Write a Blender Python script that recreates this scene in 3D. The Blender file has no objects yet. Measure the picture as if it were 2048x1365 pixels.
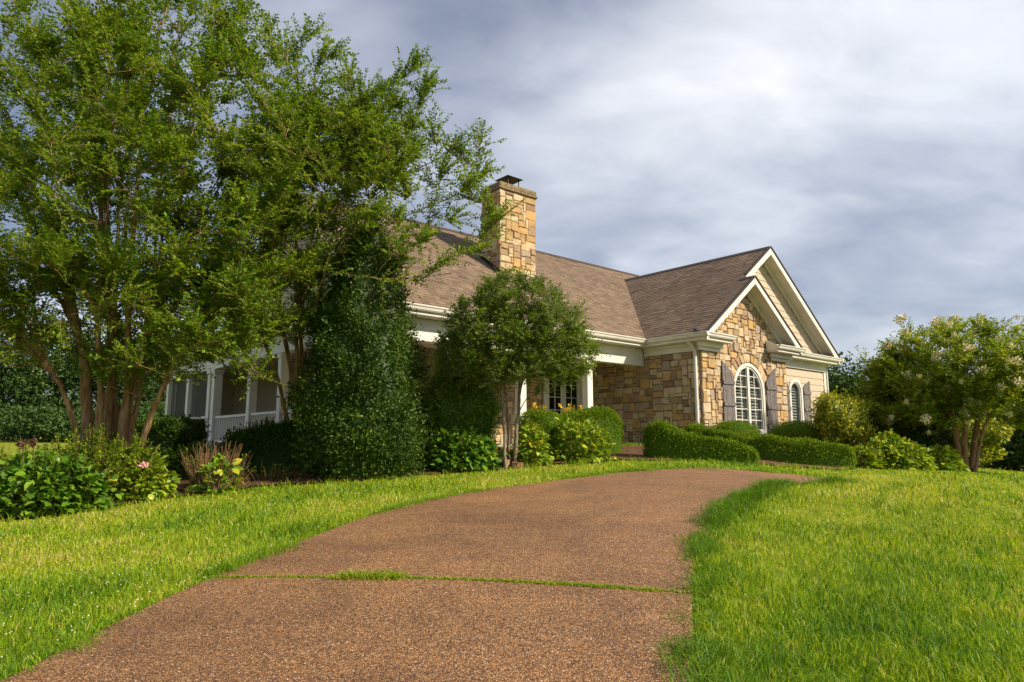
import bpy, math, random
import numpy as np
from mathutils import Vector

R = math.radians
rng = np.random.default_rng(7)
random.seed(7)
scene = bpy.context.scene
col = scene.collection

# ------------------------------------------------------------------ camera
F_PX, CX, CY, HORIZON = 1394.0, 1024.0, 682.5, 890.0
PITCH = math.atan2(HORIZON - CY, F_PX)
cam_data = bpy.data.cameras.new('camera')
cam_data.sensor_width = 36.0
cam_data.lens = F_PX / 2048.0 * 36.0
cam_data.clip_end = 2000.0
cam = bpy.data.objects.new('camera', cam_data)
cam.rotation_euler = (R(90) + PITCH, 0, 0)
col.objects.link(cam)
scene.camera = cam

# ------------------------------------------------------------------ sky and sun
SUN_AZ = (0.93, -0.367)          # horizontal direction towards the sun
SUN_EL = R(36)
world = bpy.data.worlds.new('World')
scene.world = world
world.use_nodes = True
wn, wl = world.node_tree.nodes, world.node_tree.links
wn.clear()


def N(nodes, kind, **kw):
    n = nodes.new(kind)
    for k, v in kw.items():
        if k in n.inputs.keys():
            n.inputs[k].default_value = v
        else:
            setattr(n, k, v)
    return n


def ramp(nodes, stops, interp='LINEAR'):
    n = nodes.new('ShaderNodeValToRGB')
    n.color_ramp.interpolation = interp
    while len(n.color_ramp.elements) < len(stops):
        n.color_ramp.elements.new(0.5)
    for e, (p, c) in zip(n.color_ramp.elements, stops):
        e.position = p
        e.color = (c[0], c[1], c[2], 1)
    return n


def build_world():
    out = N(wn, 'ShaderNodeOutputWorld')
    bg = N(wn, 'ShaderNodeBackground', Strength=0.1)
    sky = N(wn, 'ShaderNodeTexSky', sky_type='NISHITA', sun_disc=False)
    sky.sun_elevation = SUN_EL
    sky.sun_rotation = math.atan2(SUN_AZ[0], SUN_AZ[1])
    tc = N(wn, 'ShaderNodeTexCoord')
    sep = N(wn, 'ShaderNodeSeparateXYZ')
    wl.new(tc.outputs['Generated'], sep.inputs[0])
    zz = N(wn, 'ShaderNodeMath', operation='MAXIMUM')
    zz.inputs[1].default_value = 0.0
    wl.new(sep.outputs['Z'], zz.inputs[0])
    za = N(wn, 'ShaderNodeMath', operation='ADD')
    za.inputs[1].default_value = 0.42
    wl.new(zz.outputs[0], za.inputs[0])
    div = N(wn, 'ShaderNodeVectorMath', operation='DIVIDE')
    comb = N(wn, 'ShaderNodeCombineXYZ')
    for k in ('X', 'Y', 'Z'):
        wl.new(za.outputs[0], comb.inputs[k])
    wl.new(tc.outputs['Generated'], div.inputs[0])
    wl.new(comb.outputs[0], div.inputs[1])
    mp = N(wn, 'ShaderNodeMapping')
    mp.inputs['Rotation'].default_value = (0, 0, R(40))
    mp.inputs['Scale'].default_value = (0.75, 1.25, 0.6)
    mp.inputs['Location'].default_value = (7.7, 6.1, 0.0)
    wl.new(div.outputs[0], mp.inputs['Vector'])
    n1 = N(wn, 'ShaderNodeTexNoise', Scale=1.9, Detail=5.0, Roughness=0.46, Distortion=0.25)
    wl.new(mp.outputs[0], n1.inputs['Vector'])
    n2 = N(wn, 'ShaderNodeTexNoise', Scale=5.0, Detail=5.0, Roughness=0.5, Distortion=0.6)
    wl.new(mp.outputs[0], n2.inputs['Vector'])
    mixn = N(wn, 'ShaderNodeMath', operation='MULTIPLY_ADD')
    mixn.inputs[1].default_value = 0.24
    wl.new(n2.outputs['Fac'], mixn.inputs[0])
    sc_ = N(wn, 'ShaderNodeMath', operation='MULTIPLY')
    sc_.inputs[1].default_value = 0.76
    wl.new(n1.outputs['Fac'], sc_.inputs[0])
    wl.new(sc_.outputs[0], mixn.inputs[2])
    # the thin, brighter part of the overcast high on the right
    dotn = N(wn, 'ShaderNodeVectorMath', operation='DOT_PRODUCT')
    nrm = N(wn, 'ShaderNodeVectorMath', operation='NORMALIZE')
    wl.new(tc.outputs['Generated'], nrm.inputs[0])
    wl.new(nrm.outputs[0], dotn.inputs[0])
    v = Vector((0.56, 0.80, 0.62)).normalized()
    dotn.inputs[1].default_value = v
    mr = N(wn, 'ShaderNodeMapRange', interpolation_type='SMOOTHSTEP')
    mr.inputs['From Min'].default_value = 0.90
    mr.inputs['From Max'].default_value = 1.0
    mr.inputs['To Min'].default_value = 0.0
    mr.inputs['To Max'].default_value = 0.15
    wl.new(dotn.outputs['Value'], mr.inputs['Value'])
    add = N(wn, 'ShaderNodeMath', operation='ADD')
    wl.new(mixn.outputs[0], add.inputs[0])
    wl.new(mr.outputs[0], add.inputs[1])
    cr = ramp(wn, [(0.38, (1.15, 1.35, 1.9)), (0.465, (1.75, 1.92, 2.5)), (0.55, (2.95, 3.1, 3.6)), (0.78, (7.2, 7.2, 7.2))])
    wl.new(add.outputs[0], cr.inputs[0])
    mix = N(wn, 'ShaderNodeMixRGB', Fac=0.78)
    wl.new(sky.outputs[0], mix.inputs[1])
    wl.new(cr.outputs[0], mix.inputs[2])
    wl.new(mix.outputs[0], bg.inputs['Color'])
    wl.new(bg.outputs[0], out.inputs[0])


build_world()
sun_d = bpy.data.lights.new('sun', 'SUN')
sun_d.energy = 3.6
sun_d.angle = R(2.5)
sun_d.color = (1.0, 0.86, 0.66)
sun = bpy.data.objects.new('sun', sun_d)
sv = Vector((SUN_AZ[0] * math.cos(SUN_EL), SUN_AZ[1] * math.cos(SUN_EL), math.sin(SUN_EL)))
sun.rotation_euler = sv.to_track_quat('Z', 'Y').to_euler()
sun.location = sv * 60
col.objects.link(sun)
scene.view_settings.view_transform = 'Standard'
scene.view_settings.look = 'None'
scene.view_settings.exposure = 0.88
scene.view_settings.gamma = 1.0
scene.cycles.max_bounces = 8
scene.cycles.diffuse_bounces = 6
scene.cycles.transmission_bounces = 8
scene.cycles.transparent_max_bounces = 8


# ------------------------------------------------------------------ helpers
def ray(px, py):
    x, z = (px - CX) / F_PX, -(py - CY) / F_PX
    return np.array([x, math.cos(PITCH) - z * math.sin(PITCH), math.sin(PITCH) + z * math.cos(PITCH)])


def at(px, py, d):
    r = ray(px, py)
    return r * (d / r[1])


def new_mesh(name, verts, faces, smooth=False, rnd=None):
    """verts (N,3); faces (M,k) array or a list of lists."""
    me = bpy.data.meshes.new(name)
    verts = np.asarray(verts, dtype=np.float32).reshape(-1, 3)
    if isinstance(faces, np.ndarray) and faces.ndim == 2:
        m, k = faces.shape
        me.vertices.add(len(verts))
        me.vertices.foreach_set('co', verts.ravel())
        me.loops.add(m * k)
        me.loops.foreach_set('vertex_index', faces.astype(np.int32).ravel())
        me.polygons.add(m)
        me.polygons.foreach_set('loop_start', np.arange(0, m * k, k, dtype=np.int32))
        me.polygons.foreach_set('loop_total', np.full(m, k, dtype=np.int32))
        me.update(calc_edges=True)
    else:
        me.from_pydata([tuple(v) for v in verts.tolist()], [], faces)
        me.update()
    if rnd is not None:
        a = me.attributes.new('rnd', 'FLOAT', 'POINT')
        a.data.foreach_set('value', np.asarray(rnd, dtype=np.float32))
    if smooth:
        me.polygons.foreach_set('use_smooth', np.ones(len(me.polygons), dtype=bool))
    return me


def link(name, me, mat=None, parent=None, loc=None, kind=None):
    o = bpy.data.objects.new(name, me)
    if mat is not None and me is not None and not me.materials:
        me.materials.append(mat)
    col.objects.link(o)
    if parent is not None:
        o.parent = parent
    if loc is not None:
        o.location = tuple(loc)
    if kind:
        o['kind'] = kind
    return o


def thing(name, label, cat, loc=(0, 0, 0), rotz=0.0, group=None):
    o = bpy.data.objects.new(name, None)
    col.objects.link(o)
    o.location = tuple(loc)
    o.rotation_euler = (0, 0, rotz)
    o.empty_display_size = 0.2
    o['label'] = label
    o['category'] = cat
    if group:
        o['group'] = group
    return o


class MB:
    def __init__(s):
        s.v, s.f = [], []

    def add(s, verts, faces):
        n = len(s.v)
        s.v += [tuple(map(float, q)) for q in verts]
        s.f += [[i + n for i in f] for f in faces]
        return s

    def box(s, x0, x1, y0, y1, z0, z1):
        return s.add([(x0, y0, z0), (x1, y0, z0), (x1, y1, z0), (x0, y1, z0), (x0, y0, z1), (x1, y0, z1), (x1, y1, z1), (x0, y1, z1)],
                     [[3, 2, 1, 0], [4, 5, 6, 7], [0, 1, 5, 4], [1, 2, 6, 5], [2, 3, 7, 6], [3, 0, 4, 7]])

    def prism(s, poly, off):
        """closed polygon of 3-D points pushed along off."""
        n = len(poly)
        off = np.asarray(off)
        a = [np.asarray(q, float) for q in poly]
        nn = np.zeros(3)
        for i in range(1, n - 1):
            nn += np.cross(a[i] - a[0], a[i + 1] - a[0])
        if np.dot(nn, off) > 0:
            a = a[::-1]
        v = a + [q + off for q in a]
        f = [list(range(n)), list(range(2 * n - 1, n - 1, -1))]
        for i in range(n):
            j = (i + 1) % n
            f.append([j, i, n + i, n + j])
        return s.add(v, f)

    def sweep(s, prof, pts, closed=True):
        """prof: list of (d, z) offsets; pts: list of (pos, outward unit vec) ring frames."""
        k = len(prof)
        v = []
        for P, o in pts:
            for d, z in prof:
                v.append((P[0] + o[0] * d, P[1] + o[1] * d, P[2] + z))
        f = []
        for i in range(len(pts) - 1):
            for j in range(k):
                jj = (j + 1) % k
                f.append([i * k + j, i * k + jj, (i + 1) * k + jj, (i + 1) * k + j])
        if closed:
            f.append(list(range(k))[::-1])
            f.append([(len(pts) - 1) * k + j for j in range(k)])
        return s.add(v, f)

    def tube(s, pts, rad, sides=6, cap=True):
        v, f = tube_np(np.asarray(pts, float), np.asarray(rad, float), sides)
        return s.add(v, [list(q) for q in f])

    def build(s, name, mat, parent=None, smooth=False, kind=None, bevel=0.0):
        me = new_mesh(name, np.array(s.v), s.f, smooth)
        o = link(name, me, mat, parent, kind=kind)
        if bevel:
            b = o.modifiers.new('bevel', 'BEVEL')
            b.width = bevel
            b.segments = 1
            b.limit_method = 'ANGLE'
        return o


def norm(v):
    v = np.asarray(v, float)
    return v / (np.linalg.norm(v, axis=-1, keepdims=True) + 1e-9)


def tube_np(pts, rad, sides):
    n = len(pts)
    t = np.gradient(pts, axis=0)
    t = norm(t)
    ref = np.array([0, 0, 1.0]) if abs(t[:, 2]).mean() < 0.8 else np.array([1.0, 0, 0])
    a = norm(np.cross(t, ref))
    b = np.cross(t, a)
    ang = np.arange(sides) * 2 * math.pi / sides
    v = pts[:, None, :] + rad[:, None, None] * (np.cos(ang)[None, :, None] * a[:, None, :] + np.sin(ang)[None, :, None] * b[:, None, :])
    idx = np.arange(n * sides).reshape(n, sides)
    q = np.stack([idx[:-1], np.roll(idx[:-1], -1, 1), np.roll(idx[1:], -1, 1), idx[1:]], -1).reshape(-1, 4)
    return v.reshape(-1, 3), q[:, ::-1]


_H = np.random.default_rng(3).random((32, 32, 32))


def vnoise(p):
    p = np.asarray(p, float)
    i = np.floor(p).astype(int)
    f = p - i
    f = f * f * (3 - 2 * f)
    o = 0
    for dx in (0, 1):
        for dy in (0, 1):
            for dz in (0, 1):
                w = (f[..., 0] if dx else 1 - f[..., 0]) * (f[..., 1] if dy else 1 - f[..., 1]) * (f[..., 2] if dz else 1 - f[..., 2])
                o = o + w * _H[(i[..., 0] + dx) % 32, (i[..., 1] + dy) % 32, (i[..., 2] + dz) % 32]
    return o


def in_poly(x, y, poly):
    x, y = np.asarray(x), np.asarray(y)
    r = np.zeros(x.shape, bool)
    n = len(poly)
    for i in range(n):
        x0, y0 = poly[i][:2]
        x1, y1 = poly[(i + 1) % n][:2]
        c = ((y0 > y) != (y1 > y)) & (x < (x1 - x0) * (y - y0) / (y1 - y0 + 1e-12) + x0)
        r ^= c
    return r


# ------------------------------------------------------------------ materials
def mat_new(name):
    m = bpy.data.materials.new(name)
    m.use_nodes = True
    m.node_tree.nodes.clear()
    n, l = m.node_tree.nodes, m.node_tree.links
    out = N(n, 'ShaderNodeOutputMaterial')
    return m, n, l, out


def mat_plain(name, c, rough=0.6, var=0.12, scale=3.0, bump=0.0, bscale=60.0, metal=0.0, spec=0.4):
    m, n, l, out = mat_new(name)
    p = N(n, 'ShaderNodeBsdfPrincipled', Roughness=rough, Metallic=metal)
    p.inputs['Specular IOR Level'].default_value = spec
    tc = N(n, 'ShaderNodeTexCoord')
    no = N(n, 'ShaderNodeTexNoise', Scale=scale, Detail=6.0, Roughness=0.65)
    l.new(tc.outputs['Object'], no.inputs['Vector'])
    lo = [x * (1 - var) for x in c]
    hi = [min(1, x * (1 + var)) for x in c]
    cr = ramp(n, [(0.3, lo), (0.7, hi)])
    l.new(no.outputs['Fac'], cr.inputs[0])
    l.new(cr.outputs[0], p.inputs['Base Color'])
    if bump:
        nb = N(n, 'ShaderNodeTexNoise', Scale=bscale, Detail=4.0)
        l.new(tc.outputs['Object'], nb.inputs['Vector'])
        b = N(n, 'ShaderNodeBump', Strength=bump, Distance=0.01)
        l.new(nb.outputs['Fac'], b.inputs['Height'])
        l.new(b.outputs[0], p.inputs['Normal'])
    l.new(p.outputs[0], out.inputs[0])
    return m


def mat_leaf(name, stops, rough=0.45, transl=0.3, spec=0.4, per_object=False, tint=(1.25, 1.15, 0.45)):
    m, n, l, out = mat_new(name)
    p = N(n, 'ShaderNodeBsdfPrincipled', Roughness=rough)
    p.inputs['Specular IOR Level'].default_value = spec
    if per_object:
        at_ = N(n, 'ShaderNodeObjectInfo')
        src = at_.outputs['Random']
    else:
        at_ = N(n, 'ShaderNodeAttribute', attribute_name='rnd')
        src = at_.outputs['Fac']
    cr = ramp(n, stops)
    l.new(src, cr.inputs[0])
    l.new(cr.outputs[0], p.inputs['Base Color'])
    mu = N(n, 'ShaderNodeMixRGB', blend_type='MULTIPLY', Fac=1.0)
    mu.inputs[2].default_value = (*tint, 1)
    l.new(cr.outputs[0], mu.inputs[1])
    t = N(n, 'ShaderNodeBsdfTranslucent')
    l.new(mu.outputs[0], t.inputs['Color'])
    mx = N(n, 'ShaderNodeMixShader', Fac=transl)
    l.new(p.outputs[0], mx.inputs[1])
    l.new(t.outputs[0], mx.inputs[2])
    l.new(mx.outputs[0], out.inputs[0])
    return m


def mat_stone():
    m, n, l, out = mat_new('fieldstone')
    p = N(n, 'ShaderNodeBsdfPrincipled', Roughness=0.85)
    p.inputs['Specular IOR Level'].default_value = 0.25
    oi = N(n, 'ShaderNodeObjectInfo')
    cr = ramp(n, [(0.0, (0.50, 0.385, 0.245)), (0.16, (0.43, 0.30, 0.155)), (0.30, (0.56, 0.455, 0.31)), (0.46, (0.36, 0.26, 0.17)),
                  (0.58, (0.50, 0.34, 0.155)), (0.68, (0.38, 0.31, 0.25)), (0.80, (0.56, 0.47, 0.34)), (0.93, (0.28, 0.20, 0.14))], 'CONSTANT')
    l.new(oi.outputs['Random'], cr.inputs[0])
    tc = N(n, 'ShaderNodeTexCoord')
    geo = N(n, 'ShaderNodeNewGeometry')
    no = N(n, 'ShaderNodeTexNoise', Scale=5.0, Detail=7.0, Roughness=0.65, Distortion=0.6)
    l.new(geo.outputs['Position'], no.inputs['Vector'])
    cr2 = ramp(n, [(0.28, (0.58, 0.50, 0.42)), (0.48, (0.96, 0.93, 0.88)), (0.62, (1.12, 1.0, 0.8)), (0.78, (1.25, 0.95, 0.62))])
    l.new(no.outputs['Fac'], cr2.inputs[0])
    mu = N(n, 'ShaderNodeMixRGB', blend_type='MULTIPLY', Fac=0.85)
    l.new(cr.outputs[0], mu.inputs[1])
    l.new(cr2.outputs[0], mu.inputs[2])
    l.new(mu.outputs[0], p.inputs['Base Color'])
    nb = N(n, 'ShaderNodeTexNoise', Scale=14.0, Detail=8.0, Roughness=0.7)
    l.new(geo.outputs['Position'], nb.inputs['Vector'])
    b = N(n, 'ShaderNodeBump', Strength=0.9, Distance=0.025)
    l.new(nb.outputs['Fac'], b.inputs['Height'])
    l.new(b.outputs[0], p.inputs['Normal'])
    l.new(p.outputs[0], out.inputs[0])
    return m


def mat_drive():
    m, n, l, out = mat_new('exposed_aggregate')
    p = N(n, 'ShaderNodeBsdfPrincipled', Roughness=0.7)
    p.inputs['Specular IOR Level'].default_value = 0.3
    geo = N(n, 'ShaderNodeNewGeometry')
    vo = N(n, 'ShaderNodeTexVoronoi', Scale=112.0, feature='F1', Randomness=1.0)
    l.new(geo.outputs['Position'], vo.inputs['Vector'])
    sep = N(n, 'ShaderNodeSeparateColor')
    l.new(vo.outputs['Color'], sep.inputs[0])
    cr = ramp(n, [(0.0, (0.11, 0.068, 0.042)), (0.2, (0.22, 0.135, 0.072)), (0.40, (0.35, 0.205, 0.095)), (0.58, (0.27, 0.172, 0.105)),
                  (0.72, (0.42, 0.265, 0.135)), (0.86, (0.17, 0.112, 0.078)), (0.98, (0.58, 0.50, 0.42))], 'CONSTANT')
    l.new(sep.outputs[0], cr.inputs[0])
    cr3 = ramp(n, [(0.20, (1, 1, 1)), (0.62, (0.40, 0.33, 0.30))])
    l.new(vo.outputs['Distance'], cr3.inputs[0])
    mu = N(n, 'ShaderNodeMixRGB', blend_type='MULTIPLY', Fac=1.0)
    l.new(cr.outputs[0], mu.inputs[1])
    l.new(cr3.outputs[0], mu.inputs[2])
    no = N(n, 'ShaderNodeTexNoise', Scale=0.7, Detail=8.0, Roughness=0.68, Distortion=0.6)
    l.new(geo.outputs['Position'], no.inputs['Vector'])
    cr2 = ramp(n, [(0.30, (0.92, 0.86, 0.80)), (0.5, (1.5, 1.40, 1.22)), (0.70, (2.0, 1.82, 1.45))])
    l.new(no.outputs['Fac'], cr2.inputs[0])
    mu2 = N(n, 'ShaderNodeMixRGB', blend_type='MULTIPLY', Fac=1.0)
    l.new(mu.outputs[0], mu2.inputs[1])
    l.new(cr2.outputs[0], mu2.inputs[2])
    l.new(mu2.outputs[0], p.inputs['Base Color'])
    inv = N(n, 'ShaderNodeMath', operation='SUBTRACT')
    inv.inputs[0].default_value = 1.0
    l.new(vo.outputs['Distance'], inv.inputs[1])
    b = N(n, 'ShaderNodeBump', Strength=0.8, Distance=0.006)
    l.new(inv.outputs[0], b.inputs['Height'])
    l.new(b.outputs[0], p.inputs['Normal'])
    l.new(p.outputs[0], out.inputs[0])
    return m


def mat_bark(name, stops, scale=(9, 9, 1.6)):
    m, n, l, out = mat_new(name)
    p = N(n, 'ShaderNodeBsdfPrincipled', Roughness=0.75)
    p.inputs['Specular IOR Level'].default_value = 0.25
    geo = N(n, 'ShaderNodeNewGeometry')
    mp = N(n, 'ShaderNodeMapping')
    mp.inputs['Scale'].default_value = scale
    l.new(geo.outputs['Position'], mp.inputs['Vector'])
    no = N(n, 'ShaderNodeTexNoise', Scale=1.6, Detail=6.0, Roughness=0.6, Distortion=0.8)
    l.new(mp.outputs[0], no.inputs['Vector'])
    cr = ramp(n, stops)
    l.new(no.outputs['Fac'], cr.inputs[0])
    l.new(cr.outputs[0], p.inputs['Base Color'])
    b = N(n, 'ShaderNodeBump', Strength=0.5, Distance=0.02)
    l.new(no.outputs['Fac'], b.inputs['Height'])
    l.new(b.outputs[0], p.inputs['Normal'])
    l.new(p.outputs[0], out.inputs[0])
    return m


def mat_glass():
    m, n, l, out = mat_new('window_glass')
    p = N(n, 'ShaderNodeBsdfPrincipled', Roughness=0.03, IOR=1.45)
    p.inputs['Base Color'].default_value = (0.02, 0.025, 0.028, 1)
    t = N(n, 'ShaderNodeBsdfTransparent')
    t.inputs['Color'].default_value = (0.9, 0.93, 0.92, 1)
    mx = N(n, 'ShaderNodeMixShader', Fac=0.22)
    l.new(t.outputs[0], mx.inputs[1])
    l.new(p.outputs[0], mx.inputs[2])
    l.new(mx.outputs[0], out.inputs[0])
    return m


def mat_screen():
    m, n, l, out = mat_new('insect_screen')
    p = N(n, 'ShaderNodeBsdfPrincipled', Roughness=0.6)
    p.inputs['Base Color'].default_value = (0.03, 0.03, 0.028, 1)
    t = N(n, 'ShaderNodeBsdfTransparent')
    mx = N(n, 'ShaderNodeMixShader', Fac=0.3)
    l.new(t.outputs[0], mx.inputs[1])
    l.new(p.outputs[0], mx.inputs[2])
    l.new(mx.outputs[0], out.inputs[0])
    return m


def mat_roof():
    m, n, l, out = mat_new('asphalt_shingle')
    p = N(n, 'ShaderNodeBsdfPrincipled', Roughness=0.9)
    p.inputs['Specular IOR Level'].default_value = 0.2
    a = N(n, 'ShaderNodeAttribute', attribute_name='rnd')
    cr = ramp(n, [(0.0, (0.130, 0.095, 0.068)), (0.5, (0.205, 0.150, 0.108)), (1.0, (0.28, 0.210, 0.155))])
    l.new(a.outputs['Fac'], cr.inputs[0])
    geo = N(n, 'ShaderNodeNewGeometry')
    no = N(n, 'ShaderNodeTexNoise', Scale=90.0, Detail=3.0)
    l.new(geo.outputs['Position'], no.inputs['Vector'])
    no2 = N(n, 'ShaderNodeTexNoise', Scale=0.55, Detail=5.0, Roughness=0.6)
    l.new(geo.outputs['Position'], no2.inputs['Vector'])
    cr2 = ramp(n, [(0.3, (0.7, 0.7, 0.7)), (0.7, (1.25, 1.25, 1.25))])
    l.new(no.outputs['Fac'], cr2.inputs[0])
    cr4 = ramp(n, [(0.3, (0.84, 0.84, 0.86)), (0.7, (1.12, 1.1, 1.06))])
    l.new(no2.outputs['Fac'], cr4.inputs[0])
    mu = N(n, 'ShaderNodeMixRGB', blend_type='MULTIPLY', Fac=1.0)
    l.new(cr.outputs[0], mu.inputs[1])
    l.new(cr2.outputs[0], mu.inputs[2])
    mu2 = N(n, 'ShaderNodeMixRGB', blend_type='MULTIPLY', Fac=1.0)
    l.new(mu.outputs[0], mu2.inputs[1])
    l.new(cr4.outputs[0], mu2.inputs[2])
    l.new(mu2.outputs[0], p.inputs['Base Color'])
    l.new(p.outputs[0], out.inputs[0])
    return m


def mat_ground(name, stops, scale, bump=0.4):
    m, n, l, out = mat_new(name)
    p = N(n, 'ShaderNodeBsdfPrincipled', Roughness=0.95)
    p.inputs['Specular IOR Level'].default_value = 0.1
    geo = N(n, 'ShaderNodeNewGeometry')
    no = N(n, 'ShaderNodeTexNoise', Scale=scale, Detail=8.0, Roughness=0.7)
    l.new(geo.outputs['Position'], no.inputs['Vector'])
    cr = ramp(n, stops)
    l.new(no.outputs['Fac'], cr.inputs[0])
    l.new(cr.outputs[0], p.inputs['Base Color'])
    nb = N(n, 'ShaderNodeTexNoise', Scale=45.0, Detail=5.0)
    l.new(geo.outputs['Position'], nb.inputs['Vector'])
    b = N(n, 'ShaderNodeBump', Strength=bump, Distance=0.03)
    l.new(nb.outputs['Fac'], b.inputs['Height'])
    l.new(b.outputs[0], p.inputs['Normal'])
    l.new(p.outputs[0], out.inputs[0])
    return m


M = {}
M['white'] = mat_plain('white_paint', (0.72, 0.70, 0.64), 0.55, 0.13, 1.7)
M['cream'] = mat_plain('cream_siding', (0.52, 0.44, 0.34), 0.7, 0.1, 4.0)
M['ceil'] = mat_plain('porch_ceiling', (0.48, 0.41, 0.30), 0.7, 0.08, 3.0)
M['shutter'] = mat_plain('weathered_wood', (0.150, 0.135, 0.132), 0.75, 0.35, 9.0, 0.4, 60)
M['mortar'] = mat_plain('mortar', (0.23, 0.17, 0.115), 0.95, 0.25, 8.0, 0.6, 60)
M['stone'] = mat_stone()
M['capstone'] = mat_plain('lichen_capstone', (0.20, 0.155, 0.085), 0.95, 0.5, 9.0, 0.8, 40)
M['roof'] = mat_roof()
M['roofedge'] = mat_plain('ridge_shingle', (0.060, 0.048, 0.042), 0.9, 0.2, 20.0)
M['glass'] = mat_glass()
M['screen'] = mat_screen()
M['dark'] = mat_plain('dark_interior', (0.035, 0.033, 0.03), 0.8, 0.2, 2.0)
M['metal'] = mat_plain('dark_metal', (0.045, 0.035, 0.03), 0.5, 0.3, 12.0, metal=0.6)
M['greymetal'] = mat_plain('grey_metal', (0.16, 0.18, 0.18), 0.5, 0.15, 6.0, metal=0.2)
M['concrete'] = mat_plain('concrete', (0.42, 0.39, 0.34), 0.9, 0.15, 5.0, 0.3, 50)
M['drive'] = mat_drive()
M['lawn'] = mat_ground('lawn_soil', [(0.3, (0.13, 0.17, 0.012)), (0.5, (0.20, 0.25, 0.018)), (0.7, (0.28, 0.27, 0.035))], 1.4)
M['mulch'] = mat_ground('mulch', [(0.3, (0.045, 0.026, 0.016)), (0.5, (0.12, 0.066, 0.034)), (0.7, (0.24, 0.14, 0.07))], 9.0, 1.0)
M['bark'] = mat_bark('crepe_bark', [(0.28, (0.11, 0.05, 0.022)), (0.42, (0.24, 0.125, 0.052)), (0.55, (0.33, 0.21, 0.11)), (0.66, (0.40, 0.28, 0.17)), (0.78, (0.46, 0.20, 0.065))])
M['bark_grey'] = mat_bark('grey_bark', [(0.3, (0.10, 0.075, 0.05)), (0.5, (0.22, 0.17, 0.12)), (0.7, (0.33, 0.27, 0.20))], (14, 14, 6))
M['twig'] = mat_plain('dry_twig', (0.235, 0.125, 0.065), 0.85, 0.4, 5.0)
M['grass'] = mat_leaf('grass_blade', [(0.0, (0.050, 0.14, 0.010)), (0.3, (0.150, 0.30, 0.012)), (0.6, (0.285, 0.43, 0.012)), (0.88, (0.43, 0.49, 0.018)), (1.0, (0.58, 0.50, 0.16))], 0.5, 0.44, 0.3)
M['crepe'] = mat_leaf('crepe_leaf', [(0.0, (0.070, 0.155, 0.012)), (0.5, (0.165, 0.285, 0.022)), (0.85, (0.28, 0.39, 0.03)), (1.0, (0.42, 0.40, 0.045))], 0.5, 0.48, 0.3)
M['crepe_light'] = mat_leaf('crepe_light_leaf', [(0.0, (0.10, 0.19, 0.012)), (0.5, (0.22, 0.33, 0.022)), (0.85, (0.36, 0.43, 0.03)), (1.0, (0.50, 0.45, 0.05))], 0.5, 0.48, 0.3)
M['holly'] = mat_leaf('holly_leaf', [(0.0, (0.020, 0.050, 0.004)), (0.6, (0.050, 0.100, 0.008)), (1.0, (0.14, 0.19, 0.015))], 0.46, 0.22, 0.22)
M['olive'] = mat_leaf('olive_leaf', [(0.0, (0.065, 0.14, 0.012)), (0.5, (0.155, 0.27, 0.022)), (1.0, (0.32, 0.42, 0.045))], 0.5, 0.36, 0.25)
M['boxwood'] = mat_leaf('boxwood_leaf', [(0.0, (0.055, 0.120, 0.007)), (0.5, (0.150, 0.255, 0.011)), (1.0, (0.30, 0.41, 0.018))], 0.6, 0.34, 0.12)
M['yew'] = mat_leaf('yew_leaf', [(0.0, (0.022, 0.058, 0.006)), (0.6, (0.060, 0.125, 0.010)), (1.0, (0.17, 0.25, 0.016))], 0.55, 0.25, 0.15)
M['gold'] = mat_leaf('golden_leaf', [(0.0, (0.07, 0.14, 0.012)), (0.3, (0.24, 0.31, 0.018)), (0.6, (0.46, 0.46, 0.022)), (1.0, (0.66, 0.58, 0.05))], 0.45, 0.3, 0.4)
M['wood'] = mat_leaf('forest_leaf', [(0.0, (0.024, 0.055, 0.012)), (0.6, (0.055, 0.110, 0.020)), (1.0, (0.11, 0.175, 0.03))], 0.6, 0.2, 0.2)
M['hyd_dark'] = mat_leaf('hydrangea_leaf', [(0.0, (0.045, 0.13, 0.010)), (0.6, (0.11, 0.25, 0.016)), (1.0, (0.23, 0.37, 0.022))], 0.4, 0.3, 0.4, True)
M['hyd_light'] = mat_leaf('hydrangea_yellow_green_leaf', [(0.0, (0.10, 0.20, 0.012)), (0.5, (0.24, 0.36, 0.018)), (0.85, (0.42, 0.47, 0.028)), (1.0, (0.56, 0.48, 0.06))], 0.42, 0.32, 0.35, True)  # leaf colour of the paler, yellow-green plants
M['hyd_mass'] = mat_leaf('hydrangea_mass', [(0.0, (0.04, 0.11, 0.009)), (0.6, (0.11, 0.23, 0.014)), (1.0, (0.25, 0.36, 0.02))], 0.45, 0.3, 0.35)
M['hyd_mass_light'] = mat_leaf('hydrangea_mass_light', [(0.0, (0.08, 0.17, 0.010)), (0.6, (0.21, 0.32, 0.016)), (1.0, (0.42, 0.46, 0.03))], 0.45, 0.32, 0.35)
M['cream_flower'] = mat_plain('cream_petals', (0.72, 0.65, 0.38), 0.7, 0.15, 8.0)
M['yellow_flower'] = mat_plain('yellow_petals', (0.75, 0.46, 0.03), 0.6, 0.15, 8.0)
M['pink_flower'] = mat_plain('pink_petals', (0.60, 0.33, 0.28), 0.6, 0.2, 8.0)
M['dry_flower'] = mat_plain('dried_petals', (0.10, 0.05, 0.03), 0.9, 0.3, 8.0)
M['white_flower'] = mat_plain('clover_white', (0.58, 0.55, 0.40), 0.8, 0.1, 8.0)

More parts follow.
